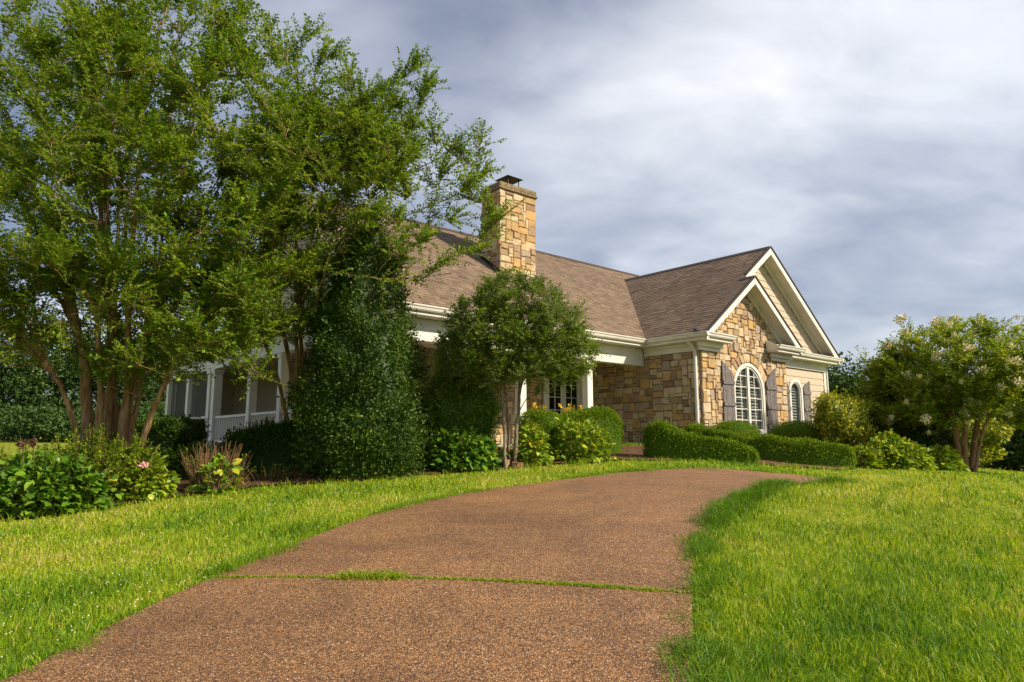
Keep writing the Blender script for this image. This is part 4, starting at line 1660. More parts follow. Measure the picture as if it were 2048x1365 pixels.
def hedge_surface(path, hts, wid, rnd_end=True):
    """clipped hedge swept along a ground path; path (k,3), hts heights"""
    path = np.asarray(path, float)
    ns = 60
    s = np.concatenate([[0], np.cumsum(np.linalg.norm(np.diff(path, axis=0), axis=1))])
    tt = np.linspace(0, s[-1], ns)
    # smooth path
    P = smooth_line(path, ns)
    Hh = np.interp(tt, s, hts)
    T = norm(np.gradient(P, axis=0) * [1, 1, 0])
    Sd = np.stack([-T[:, 1], T[:, 0], T[:, 2] * 0], -1)
    Ltot = s[-1]

    def f(u, a, inset=1.0):
        # u 0..1 along, a -pi/2..  cross-section angle 0..pi (from one side over the top to the other)
        e = np.minimum(u, 1 - u) * Ltot
        rr = wid * 0.55
        k = np.clip(e / rr, 0, 1)
        taper = np.sqrt(np.clip(1 - (1 - k) ** 2.6, 0.0, 1)) ** 0.9
        i = u * (ns - 1)
        X = np.stack([np.interp(i, np.arange(ns), P[:, j]) for j in range(3)], -1)
        SS = np.stack([np.interp(i, np.arange(ns), Sd[:, j]) for j in range(3)], -1)
        hh = np.interp(i, np.arange(ns), Hh)
        ca_, sa_ = np.cos(a), np.sin(a)
        x = np.sign(ca_) * np.abs(ca_) ** 0.42
        z = np.abs(sa_) ** 0.42
        nz = 1 + 0.26 * (vnoise(np.stack([u * Ltot * 2.3, a * 1.5, u * 0 + path[0, 0]], -1)) - 0.5)
        Y = X + SS * (x * wid / 2 * taper * nz * inset)[:, None] + UP * (z * hh * (0.35 + 0.65 * taper) * nz * inset)[:, None]
        nn = norm(SS * (ca_ * np.abs(ca_) ** 0.6)[:, None] + UP * (sa_ * np.abs(sa_) ** 0.6)[:, None] + np.stack([np.interp(i, np.arange(ns), T[:, j]) for j in range(3)], -1) * (np.where(u < 0.5, -1, 1) * (1 - k) ** 1.5)[:, None])
        return Y, nn

    def surf(n, g):
        u = g.random(n)
        a = np.arccos(np.clip(np.sign(g.random(n) - 0.5) * g.random(n) ** 0.75, -1, 1))
        a = np.where(g.random(n) < 0.5, a, g.random(n) * math.pi)
        ends = g.random(n) < 0.16
        u = np.where(ends, np.where(g.random(n) < .5, g.random(n) * 0.06, 1 - g.random(n) * 0.06), u)
        return f(u, a)

    nu, na = 70, 15
    U, A = np.meshgrid(np.linspace(0.012, 0.988, nu), np.linspace(0.0, math.pi, na), indexing='ij')
    v, _ = f(U.ravel(), A.ravel(), 0.90)
    v = v - UP * 0.02
    i = np.arange(nu * na).reshape(nu, na)
    q = np.stack([i[:-1, :-1], i[:-1, 1:], i[1:, 1:], i[1:, :-1]], -1).reshape(-1, 4)
    cap0 = np.stack([np.full(na - 2, i[0, 0]), i[0, 2:], i[0, 1:-1]], -1)
    cap1 = np.stack([np.full(na - 2, i[-1, 0]), i[-1, 1:-1], i[-1, 2:]], -1)
    return surf, (v, np.concatenate([tris(q), cap0, cap1]))


def cone_surface(base, h, prof, bumps=0.10):
    """upright evergreen: prof(t) radius at height fraction t"""
    base = np.asarray(base, float)

    def f(t, a, k=1.0):
        r = prof(t) * (1 + bumps * 2 * (vnoise(np.stack([np.cos(a) * 2 + 5, np.sin(a) * 2 + 5, t * h * 1.3], -1)) - 0.5) + bumps * 1.2 * (vnoise(np.stack([np.cos(a) * 5, np.sin(a) * 5, t * h * 3.0], -1)) - 0.5)) * k
        return np.stack([base[0] + r * np.cos(a), base[1] + r * np.sin(a), base[2] + t * h], -1)

    tg = np.linspace(0, 1, 200)
    wgt = prof(tg) + 0.05
    cdf = np.cumsum(wgt) / wgt.sum()

    def surf(n, g):
        t = np.interp(g.random(n), cdf, tg)
        a = g.random(n) * 2 * math.pi
        p = f(t, a)
        dp = (prof(np.clip(t + .02, 0, 1)) - prof(np.clip(t - .02, 0, 1))) / (0.04 * h)
        nn = norm(np.stack([np.cos(a), np.sin(a), -dp], -1))
        return p, nn

    nt, na = 30, 28
    Tt, A = np.meshgrid(np.linspace(0.0, 0.985, nt), np.linspace(0, 2 * math.pi, na + 1)[:-1], indexing='ij')
    v = f(Tt.ravel(), A.ravel(), 0.86)
    i = np.arange(nt * na).reshape(nt, na)
    q = np.stack([i[:-1], np.roll(i[:-1], -1, 1), np.roll(i[1:], -1, 1), i[1:]], -1).reshape(-1, 4)
    return surf, (v, tris(q))


# one broad leaf, shared
def broad_leaf():
    V = [(0, 0, 0), (0.22, 0.16, 0.03), (0.30, 0.40, 0.055), (0.24, 0.68, 0.035), (0, 1.0, -0.10), (-0.24, 0.68, 0.035), (-0.30, 0.40, 0.055), (-0.22, 0.16, 0.03), (0, 0.2, 0.0), (0, 0.45, 0.01), (0, 0.7, -0.02)]
    Fc = [[0, 1, 8], [1, 2, 9, 8], [2, 3, 10, 9], [3, 4, 10], [4, 5, 10], [5, 6, 9, 10], [6, 7, 8, 9], [7, 0, 8]]
    return np.array(V), Fc


LEAFV, LEAFF = broad_leaf()
LEAF_MESH = {k: new_mesh('leaf', LEAFV, LEAFF, True) for k in ('hyd_dark', 'hyd_light')}
for k in LEAF_MESH:
    LEAF_MESH[k].materials.append(M[k])


def hydrangea(name, label, c, rad, nleaf, kind, seed, size=0.15, group=None, cat='shrub', nfill=1500, fillmat='hyd_mass'):
    """mound: each big outer leaf is its own object, the small inner ones one mass"""
    g = np.random.default_rng(seed)
    base = np.array([c[0], c[1], float(gz(c[0], c[1]))])
    t = thing(name, label, cat, base, group=group)
    rad = np.array(rad, float)
    # stems
    b = MB()
    for k in range(10):
        a = g.uniform(0, 6.28)
        e = np.array([math.cos(a) * rad[0] * .6, math.sin(a) * rad[1] * .6, rad[2] * g.uniform(.6, .85)])
        b.tube(bezier(np.array([e[0] * .12, e[1] * .12, -.06]), np.array([e[0] * .4, e[1] * .4, e[2] * .7]), e, 5), np.linspace(.012, .006, 5), 5)
    b.build('stem', M['twig'], t, smooth=True)
    n = nfill
    d = norm(g.normal(size=(n, 3)) * [1, 1, 0.9])
    d[:, 2] = np.abs(d[:, 2]) * np.where(g.random(n) < 0.8, 1, -0.1)
    sc = 0.45 + 0.5 * g.random(n) ** 0.6
    lump = 0.82 + 0.36 * vnoise(d * 2.4 + seed)
    p = d * rad * (sc * lump)[:, None]
    p[:, 2] = np.abs(p[:, 2]) + 0.04
    ln = size * g.uniform(.5, .95, n)
    v, f = leaves_np(p, norm(d + [0, 0, -.1] + rand_dir(n) * .8), norm(d + UP * .8 + rand_dir(n) * .5), ln, ln * .62, 0.12)
    link('inner_leaves', new_mesh('inner_leaves', v, f, rnd=np.repeat(np.clip(g.normal(.5, .22, n), 0, 1), 4)), M[fillmat], t, kind='stuff')
    for k in range(nleaf):
        while True:
            d = norm(g.normal(size=3))
            d[2] = abs(d[2])
            if d[1] < 0.55:
                break
        lump = 0.82 + 0.36 * float(vnoise(d[None] * 2.4 + seed)[0])
        p = d * rad * lump * g.uniform(.86, 1.06)
        p[2] = max(p[2], 0.06)
        o = link('leaf', LEAF_MESH[kind], None, t, p)
        s = size * g.uniform(.65, 1.25)
        o.scale = (s * g.uniform(1.0, 1.25), s, s)
        y = Vector(d * [1, 1, .25] + g.normal(size=3) * .45 + [0, 0, -.18]).normalized()
        zz = Vector(norm(d * .8 + UP * .7 + g.normal(size=3) * .3))
        x = y.cross(zz).normalized()
        zz = x.cross(y)
        from mathutils import Matrix
        o.rotation_euler = Matrix((x, y, zz)).transposed().to_euler()
    return t


# ------------------------------------------------------------------ trees
b1 = ground_at(212, 12.6)
st = [at(*q) for q in [(-260, 610, 12.8), (-240, 330, 12.0), (-60, 60, 12.9), (60, -160, 12.2), (180, -260, 13.4), (300, -150, 12.3), (430, 10, 13.0), (560, 190, 12.4),
                       (600, 330, 11.7), (-40, 300, 14.2), (120, 120, 14.2), (330, 150, 13.8), (420, 560, 12.1), (240, 240, 11.2), (60, 380, 10.9), (-150, 520, 11.4)]]
pl = [at(*q) for q in [(445, 30, 12.9), (470, 90, 12.7), (500, 120, 12.6), (560, 118, 12.6), (600, 92, 12.6), (622, 70, 12.6), (560, 230, 12.3), (-40, 560, 12.4), (60, 600, 11.6), (330, 700, 11.6), (400, 690, 11.8), (480, 700, 12.0), (300, 640, 11.4), (180, 600, 11.2)]]
tk = [(ground_at(fx, fd), at(ex, ey, ed), r_) for fx, fd, ex, ey, ed, r_ in ((180, 12.5, 110, 755, 12.2, .055), (186, 12.7, 168, 690, 12.7, .115), (198, 12.45, 190, 660, 12.3, .075), (206, 12.6, 212, 640, 12.6, .085),
      (220, 12.8, 232, 650, 13.0, .095), (232, 12.5, 250, 670, 12.4, .085), (240, 12.7, 285, 690, 12.7, .075), (250, 12.4, 330, 765, 12.1, .06), (226, 12.95, 222, 600, 13.3, .07), (246, 12.9, 300, 640, 13.2, .06))]
st += [at(*q) for q in [(-330, 450, 12.4), (-180, 150, 13.2), (0, -60, 11.6), (120, -100, 13.0), (240, -120, 12.0), (360, -60, 12.7), (470, 90, 12.2), (520, 260, 13.2), (540, 420, 12.2), (480, 500, 13.0),
                        (-100, 420, 13.4), (30, 200, 12.9), (160, 30, 11.6), (280, 60, 13.1), (390, 230, 12.0), (-300, 700, 12.0), (-60, 640, 11.6), (90, 470, 11.4), (300, 420, 11.5), (420, 380, 12.9), (200, 400, 13.6), (350, 560, 11.7)]]
make_tree('crepe_myrtle', 'largest crepe myrtle with thick peeling brown stems behind the ragged hydrangeas', 'tree', b1, st,
          [((b1[0] - 0.3, 12.7, 4.7), (4.0, 3.0, 3.3)), ((b1[0] + 1.0, 12.5, 6.3), (2.6, 2.2, 2.6)), ((b1[0] - 1.6, 12.6, 6.6), (2.6, 2.2, 2.2)), ((b1[0] - 0.5, 12.6, 2.4), (3.3, 2.4, 1.2)),
           ((b1[0] + 1.9, 12.2, 2.4), (1.7, 1.5, 1.1)), ((b1[0] + 0.4, 11.6, 2.35), (2.6, 1.0, 0.6)), ((b1[0] + .5, 11.9, 1.55), (2.9, 1.2, .6)), ((b1[0] + .2, 12.1, 3.3), (3.7, 2.0, .85)), ((b1[0] + .6, 12.2, 4.6), (3.4, 2.0, .8))],
          430, 10200, 0.080, M['crepe'], M['bark'], r0=0.095, seed=3, twig_len=(0.28, 0.62), spacing=0.030, clump=0.475, plumes=pl, group='crepe myrtles', zmin=0.75, shell=0.30, trunks=tk, feather=9)
b2 = ground_at(590, 14.1)
st = [at(*q) for q in [(470, 330, 13.6), (560, 170, 13.4), (650, 150, 13.7), (720, 190, 13.3), (800, 230, 13.5), (860, 300, 13.2), (900, 400, 13.1), (620, 330, 12.6), (740, 420, 12.5), (500, 520, 13.2)]]
pl = [at(*q) for q in [(640, 128, 13.4), (658, 115, 13.4), (692, 155, 13.4), (760, 190, 13.4), (800, 160, 13.3), (826, 135, 13.3), (822, 250, 13.3), (870, 280, 13.2), (915, 300, 13.1), (955, 285, 13.1), (940, 330, 13.1),
                       (945, 400, 13.0), (985, 430, 13.0), (900, 440, 12.9), (970, 470, 13.0), (940, 505, 12.9), (850, 480, 12.8), (965, 350, 13.0), (890, 350, 13.2), (930, 375, 12.8), (995, 445, 12.9), (880, 530, 12.7), (820, 560, 12.7), (790, 210, 13.5), (840, 200, 13.3), (850, 180, 13.2), (700, 215, 13.0), (480, 690, 13.0), (450, 620, 13.2), (510, 600, 13.0)]]
tk = [(ground_at(fx, fd), at(ex, ey, ed), r_) for fx, fd, ex, ey, ed, r_ in ((588, 14.1, 540, 690, 13.9, .05), (594, 14.2, 566, 640, 14.0, .06), (600, 14.0, 592, 660, 13.6, .055), (606, 14.2, 606, 600, 13.9, .05))]
make_tree('crepe_myrtle', 'slimmer crepe myrtle arching over the tall dark holly towards the chimney', 'tree', b2, st,
          [((-3.9, 13.4, 4.9), (1.9, 1.5, 2.0)), ((-2.7, 13.1, 4.8), (1.4, 1.0, 1.5)), ((-3.3, 13.3, 6.0), (1.6, 1.1, 1.3)), ((-4.8, 13.3, 3.1), (1.4, 1.3, 1.3)), ((-2.9, 12.4, 3.6), (1.2, .6, .7))],
          280, 4300, 0.074, M['crepe'], M['bark'], r0=0.055, seed=5, twig_len=(0.25, 0.6), spacing=0.027, clump=0.47, plumes=pl, group='crepe myrtles', zmin=1.7, shell=0.25, trunks=tk, feather=20)
b3 = gp(1022, 936)
d3 = b3[1]
st = [at(*q) for q in [(930, 640, d3), (985, 560, d3 - .3), (1030, 560, d3 + .3), (1080, 575, d3 - .2), (1140, 620, d3), (1010, 600, d3 - .7), (1100, 640, d3 + .6)]]
cz = at(1030, 668, d3)
tk = [(gp(1014, 938), at(1003, 775, d3), .040), (gp(1030, 936), at(1036, 800, d3 - .1), .046), (gp(1022, 934), at(1012, 800, d3 + .15), .03)]
make_tree('small_tree', 'small round-headed evergreen tree on two slim stems in front of the porch', 'tree', b3, st,
          [((cz[0], d3, cz[2] + .05), (1.45, 1.2, 1.1)), ((cz[0] - .6, d3, cz[2] - .25), (1.0, 1.0, .95)), ((cz[0] + .7, d3, cz[2] - .3), (.95, .95, .90)), ((cz[0], d3 - .5, cz[2] - .5), (1.2, .6, .6)), ((cz[0] + .05, d3 - .3, cz[2] + .55), (.8, .8, .65)), ((cz[0] + 1.0, d3 - .1, cz[2] - .45), (.65, .7, .55)), ((cz[0] - 1.05, d3, cz[2] - .3), (.6, .7, .6))],
          190, 7200, 0.060, M['olive'], M['bark_grey'], r0=0.036, seed=8, twig_len=(0.14, 0.3), spacing=0.025, clump=0.25, shell=0.30, up=0.4, maxd=0.8, leaf_w=0.45, rtip=0.01, trunks=tk)
b4 = ground_at(1935, 20.0)
st = [at(*q) for q in [(1780, 740, 20), (1830, 690, 19.6), (1900, 660, 20.3), (1960, 655, 19.7), (2030, 670, 20.2), (2100, 720, 20), (1880, 740, 18.6), (1990, 740, 18.7), (1850, 720, 21)]]
cz = at(1930, 735, 20)
tk = [(ground_at(fx, fd), at(ex, ey, ed), r_) for fx, fd, ex, ey, ed, r_ in ((1922, 20, 1903, 850, 19.9, .10), (1934, 19.9, 1932, 835, 19.8, .09), (1944, 20.1, 1958, 855, 20.2, .095), (1950, 19.9, 1975, 845, 19.9, .06))]
make_tree('crepe_myrtle', 'low wide crepe myrtle covered with cream flower clusters at the lawn edge', 'tree', b4, st,
          [((cz[0], 20, cz[2]), (2.8, 2.3, 1.35)), ((cz[0] - 1.6, 20, cz[2] - .5), (1.45, 1.5, 1.3)), ((cz[0] + 1.8, 19.8, cz[2] - .7), (1.6, 1.5, 1.35)), ((cz[0] + .2, 18.9, cz[2] - .5), (1.6, 1., 1.0)), ((cz[0] - 1.3, 19.4, cz[2] - 1.15), (1.3, 1.0, .7)), ((cz[0] + 1.6, 19.4, cz[2] - 1.2), (1.3, 1.0, .7))],
          240, 6200, 0.092, M['crepe_light'], M['bark'], r0=0.075, seed=13, twig_len=(0.2, 0.45), spacing=0.033, clump=0.34, group='crepe myrtles', shell=0.3, flowers=190, maxd=0.9, trunks=tk)

# evergreens
hb = ground_at(722, 13.4)
surf, core = cone_surface(hb + [0, 0, -.03], 5.0, lambda t: np.interp(np.asarray(t), [0, .08, .25, .45, .6, .72, .84, .94, 1.0], [1.02, 1.12, 1.14, 1.06, .93, .76, .54, .32, .04]), 0.22)
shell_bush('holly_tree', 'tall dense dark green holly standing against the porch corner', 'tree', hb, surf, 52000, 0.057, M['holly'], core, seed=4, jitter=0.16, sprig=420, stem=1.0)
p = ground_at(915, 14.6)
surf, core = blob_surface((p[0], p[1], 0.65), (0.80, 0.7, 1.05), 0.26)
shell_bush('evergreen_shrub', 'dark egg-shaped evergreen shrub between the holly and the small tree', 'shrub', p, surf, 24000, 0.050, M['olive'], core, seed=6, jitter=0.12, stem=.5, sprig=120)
p = ground_at(1815, 21.5)
surf, core = cone_surface(p, 3.6, lambda t: 1.25 * np.clip(1 - np.asarray(t) ** 2.2, 0, 1) ** 0.7, 0.15)
shell_bush('holly_tree', 'dark broad holly behind the flowering crepe myrtle', 'tree', p, surf, 22000, 0.075, M['holly'], core, seed=41, jitter=0.1, stem=.8)
p = h2w(9.9, 3.0)
p[2] = float(gz(p[0], p[1]))
surf, core = cone_surface(p, 3.0, lambda t: 0.5 * np.clip(1 - np.asarray(t) ** 2.6, 0, 1) ** 0.8, 0.1)
shell_bush('cypress', 'narrow upright cypress rising behind the right house corner', 'tree', p, surf, 9000, 0.06, M['yew'], core, seed=42, jitter=0.06)

# boxwood
def hedge(label, pxs, hts, wid, n, seed, mat='boxwood', leaf=0.034, name='boxwood_hedge', group=None):
    path = [gp(*q) if len(q) == 2 else ground_at(q[0], q[2]) for q in pxs]
    surf, core = hedge_surface(path, hts, wid)
    return shell_bush(name, label, 'hedge', path[0], surf, n, leaf, M[mat], core, seed=seed, jitter=0.036, out=0.8, group=group, stem=0.2, sprig=500 if mat == 'yew' else 260, sprig_len=.16 if mat == 'yew' else .07)


hedge('front curved boxwood hedge ending at the strip of grass by the drive', [(1297, 0, 15.6), (1330, 0, 15.35), (1400, 0, 15.2), (1465, 0, 15.1), (1518, 0, 15.05)], [0.80, 0.72, 0.50, 0.42, 0.38], 0.72, 20000, 51)
hedge('rear curved boxwood hedge sweeping below the arched windows to the lawn', [(1375, 0, 18.2), (1430, 0, 17.8), (1520, 0, 17.0), (1620, 0, 16.6), (1712, 0, 16.5)], [0.72, 0.60, 0.58, 0.60, 0.56], 0.85, 28000, 52)
hedge('squared boxwood hedge below the white porch column', [(1105, 0, 15.6), (1150, 0, 15.8), (1195, 0, 16.1), (1232, 0, 16.5)], [0.92, 0.95, 0.98, 0.95], 0.80, 18000, 53)


def ball(label, px, d, ztop_px, hw, seed, mat='boxwood', n=13000, leaf=0.030, power=2.6, name='boxwood_ball', group=None):
    p = ground_at(px, d)
    zt = at(px, ztop_px, d)[2]
    h = (zt - p[2]) / 2
    surf, core = blob_surface((p[0], p[1], p[2] + h), (hw, hw, h), 0.085, 2.0, power=power)
    return shell_bush(name, label, 'shrub', p, surf, n, leaf, M[mat], core, seed=seed, jitter=0.034, out=0.8, group=group, stem=.3, sprig=120, sprig_len=.07)


ball('clipped round boxwood behind the small tree stems', 1082, 15.3, 822, 0.52, 61)
ball('clipped low boxwood mound under the larger arched window', 1474, 19.2, 843, 0.62, 62)
ball('clipped flat-topped boxwood mound between the two arched windows', 1602, 20.4, 845, 0.72, 63, n=16000)

# golden shrub and others on the right
p = ground_at(1690, 19.6)
surf, core = blob_surface((p[0], p[1], p[2] + 1.15), (0.70, 0.66, 0.74), 0.32, 2.4)
shell_bush('golden_shrub', 'yellow-leaved round shrub beside the right corner of the house', 'shrub', p, surf, 12000, 0.06, M['gold'], core, seed=71, jitter=0.12, stem=1.1, sprig=90, sprig_len=.3)

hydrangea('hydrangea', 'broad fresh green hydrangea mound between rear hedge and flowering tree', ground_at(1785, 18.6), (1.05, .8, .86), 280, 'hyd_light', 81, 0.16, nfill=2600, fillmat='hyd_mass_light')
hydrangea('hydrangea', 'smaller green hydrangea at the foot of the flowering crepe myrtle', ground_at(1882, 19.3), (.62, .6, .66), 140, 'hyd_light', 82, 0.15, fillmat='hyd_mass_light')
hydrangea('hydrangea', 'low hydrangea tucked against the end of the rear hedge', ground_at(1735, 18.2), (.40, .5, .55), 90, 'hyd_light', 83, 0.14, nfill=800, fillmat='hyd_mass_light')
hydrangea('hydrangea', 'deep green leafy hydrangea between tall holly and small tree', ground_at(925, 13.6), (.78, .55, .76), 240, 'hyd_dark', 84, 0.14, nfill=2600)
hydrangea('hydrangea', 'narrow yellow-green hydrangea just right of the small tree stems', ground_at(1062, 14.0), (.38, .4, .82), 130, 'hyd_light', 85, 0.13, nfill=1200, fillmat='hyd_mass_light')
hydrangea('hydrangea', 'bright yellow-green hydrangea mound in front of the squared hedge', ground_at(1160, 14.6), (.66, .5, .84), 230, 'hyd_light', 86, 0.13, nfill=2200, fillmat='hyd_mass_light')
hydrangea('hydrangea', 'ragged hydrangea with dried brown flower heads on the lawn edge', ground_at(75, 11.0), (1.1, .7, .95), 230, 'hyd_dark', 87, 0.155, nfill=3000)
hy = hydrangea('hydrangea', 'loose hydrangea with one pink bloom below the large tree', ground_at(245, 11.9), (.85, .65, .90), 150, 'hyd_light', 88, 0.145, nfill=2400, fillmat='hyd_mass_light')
# blooms
g0 = np.random.default_rng(5)
o = link('bloom', flower_mesh(g0, .07, .06, 90), M['pink_flower'], hy)
o.location = tuple(at(288, 930, 11.3) - np.array(hy.location))
hd = bpy.data.objects['hydrangea.006']
for q in ((42, 889, 10.5), (64, 886, 10.6)):
    tip = at(*q)
    o = link('dried_bloom', flower_mesh(g0, .07, .06, 70), M['dry_flower'], hd)
    o.location = tuple(tip - np.array(hd.location))
    m = MB()
    bb = np.array([tip[0] * 1.01, tip[1] + .2, -0.5]) - np.array(hd.location)
    m.tube(bezier(bb, bb + [0, 0, .4], tip - np.array(hd.location), 5), [.006] * 5, 5)
    m.build('stalk', M['twig'], hd)

# mixed weedy growth over the ragged hydrangeas: thin leafy shoots
def sprigs(name, label, c, n, hgt, spread, mat, leaf, seed, bare=0.0, spacing=.03, cat='shrub'):
    g = np.random.default_rng(seed)
    base = np.array([c[0], c[1], float(gz(c[0], c[1]))])
    t = thing(name, label, cat, base)
    W, P_, D_, N_ = [], [], [], []
    for k in range(n):
        a = g.uniform(0, 6.28)
        r_ = g.random() ** .6
        p0 = np.array([math.cos(a) * spread[0] * r_ * .55, math.sin(a) * spread[1] * r_ * .55, -.05])
        p1 = np.array([math.cos(a) * spread[0] * r_, math.sin(a) * spread[1] * r_, hgt * g.uniform(.5, 1.08) * (1 - .3 * r_ ** 2)])
        P = bezier(p0, (p0 + p1) / 2 + [0, 0, .15 * hgt] + g.normal(size=3) * .05, p1, 7)
        W.append(tube_np(P, np.linspace(.006, .0025, 7), 4))
        if g.random() < bare:
            continue
        m_ = int(np.linalg.norm(p1 - p0) / spacing)
        s = g.uniform(.2, 1, m_)
        P_.append(np.stack([np.interp(s, np.linspace(0, 1, 7), P[:, j]) for j in range(3)], -1))
        D_.append(rand_dir(m_) + norm(p1 - p0) * .4)
        N_.append(UP + rand_dir(m_) * .6)
    v, f = join(W)
    link('stem', new_mesh('stem', v, f, True), M['twig'], t)
    if P_:
        P_, D_, N_ = np.concatenate(P_), np.concatenate(D_), np.concatenate(N_)
        k = len(P_)
        ln = leaf * g.uniform(.6, 1.4, k)
        v, f = leaves_np(P_, D_, N_, ln, ln * .55)
        link('foliage', new_mesh('foliage', v, f, rnd=np.repeat(np.clip(g.normal(.55, .25, k), 0, 1), 4)), M[mat], t)
    return t


sprigs('spirea_shrub', 'sprawling small-leaved shrub in front of the thick crepe myrtle stems', ground_at(190, 11.6), 260, 1.25, (1.0, .7), 'boxwood', .045, 91, spacing=.016)
sprigs('spirea_shrub', 'low small-leaved shrub at the ragged end of the bed', ground_at(20, 11.6), 200, 1.05, (1.1, .6), 'boxwood', .045, 92, .25, spacing=.018)
sprigs('bare_shrub', 'half-dead shrub of bare brown twigs beside the dark hedge', ground_at(425, 12.6), 210, .85, (.75, .5), 'yew', .04, 93, .82)
hydrangea('hydrangea', 'small hydrangea sprouting green leaves among bare brown twigs', ground_at(432, 12.1), (.36, .3, .52), 46, 'hyd_light', 94, .16, nfill=160)
sprigs('weedy_shrub', 'thin weedy growth under the dark hedge next to the holly', ground_at(540, 12.9), 60, .35, (1.0, .25), 'yew', .05, 95)
for k, (px, d, zt) in enumerate(((1078, 16.4, 808), (1142, 16.9, 810))):
    p = ground_at(px, d)
    top = at(px, zt, d)[2]
    t = sprigs('flowering_shrub', ('leafy plant with yellow flower head rising left of the french doors', 'leafy plant with yellow flower head in front of the french doors')[k], p, 60, top - p[2], (.38, .3), 'gold', .06, 96 + k)
    for j in range(5):
        o = link('bloom', flower_mesh(g0, .05, .03, 26), M['yellow_flower'], t, (g0.normal() * .13, g0.normal() * .1, top - p[2] - abs(g0.normal()) * .1))

# dark hedges along the left porch
hedge('long dark yew hedge with feathery top below the porch railing', [(455, 0, 14.2), (520, 0, 14.1), (600, 0, 14.2), (660, 0, 14.3)], [.78, .86, .92, .9], 0.9, 18000, 101, 'yew', .045, 'yew_hedge')
hedge('low dark yew hedge behind the bare twiggy shrub', [(255, 0, 14.4), (330, 0, 14.1), (400, 0, 13.8), (455, 0, 13.7)], [.42, .46, .5, .5], 0.8, 12000, 102, 'yew', .04, 'yew_hedge')
hedge('tall square-cut yew hedge at the corner of the screened porch', [(272, 0, 19.2), (310, 0, 18.6), (352, 0, 18.0), (376, 0, 17.6)], [1.02, 1.05, 1.05, 1.05], 1.1, 15000, 103, 'yew', .05, 'yew_hedge')

# chairs inside the screened porch
for k, (ca_, cb_, rz) in enumerate(((-8.75, 13.1, R(115)), (-8.7, 14.0, R(70)))):
    w_ = h2w(ca_, cb_, 0.0)
    t = thing('porch_chair', ('dark wooden armchair behind the lower porch screen', 'second dark armchair deeper inside the screened porch')[k], 'chair', w_, HANG + rz)
    m = MB()
    m.box(-.27, .27, -.26, .26, .38, .43)
    m.build('seat', M['twig'], t, bevel=.01)
    m = MB()
    m.prism([(-.27, .22, .44), (.27, .22, .44), (.25, .36, .98), (-.25, .36, .98)], (0, .03, 0))
    m.build('backrest', M['twig'], t)
    for sx in (-1, 1):
        m = MB()
        m.box(sx * .30 - .03, sx * .30 + .03, -.30, .28, .60, .635)
        m.build('armrest', M['twig'], t)
        for sy in (-.24, .22):
            m = MB()
            m.box(sx * .25 - .025, sx * .25 + .025, sy - .025, sy + .025, 0.0, .378)
            m.build('leg', M['twig'], t)

# air conditioner behind the tree
p = ground_at(205, 16.0)
ac = thing('air_conditioner', 'grey louvred air conditioner cabinet behind the large tree stems', 'air conditioner', p, R(12))
m = MB()
m.box(-.62, .62, -.45, .45, -.05, .10)
m.build('pad', M['concrete'], ac)
m = MB()
m.box(-.52, .52, -.37, .37, .102, .93)
m.build('cabinet', M['greymetal'], ac, bevel=.02)
me = MB()
me.box(-.5, .5, -.012, .012, -.012, .012)
me = new_mesh('louvre', np.array(me.v), me.f)
for k in range(12):
    o = link('louvre', me, M['greymetal'], ac, (0, -.384, .17 + k * .06))
m = MB()
m.tube([(0, 0, .932), (0, 0, .96)], [.34, .30], 20)
m.build('fan_grille', M['metal'], ac)

# stumps of cut stems at the small tree, a loose stone
for k, (dx, dy, rr, hh) in enumerate(((-.10, -.06, .07, .16), (.12, -.10, .11, .10))):
    p = np.array([b3[0] + dx, b3[1] + dy, float(gz(b3[0] + dx, b3[1] + dy))])
    t = thing('tree_stump', ('short cut stump left of the small tree stems', 'wide low cut stump right of the small tree stems')[k], 'stump', p)
    m = MB()
    m.tube([(0, 0, -.05), (0, 0, .03), (.01, -.01, hh)], [rr * 1.25, rr * 1.05, rr], 12)
    m.build('bark', M['bark'], t, smooth=True)
    m = MB()
    a = np.linspace(0, 2 * math.pi, 13)[:-1]
    m.prism([(.01 + rr * .97 * math.cos(x), -.01 + rr * .97 * math.sin(x), hh - .01) for x in a], (0, 0, .016))
    m.build('cut_face', M['twig'], t)
p = gp(210, 1014)
surf, core = blob_surface((0, 0, .05), (.16, .1, .07), .2)
o = link('garden_rock', new_mesh('garden_rock', core[0], core[1], True), M['stone'], loc=p)
o['label'] = 'flat tan rock lying on the mulch at the bed edge'
o['category'] = 'rock'

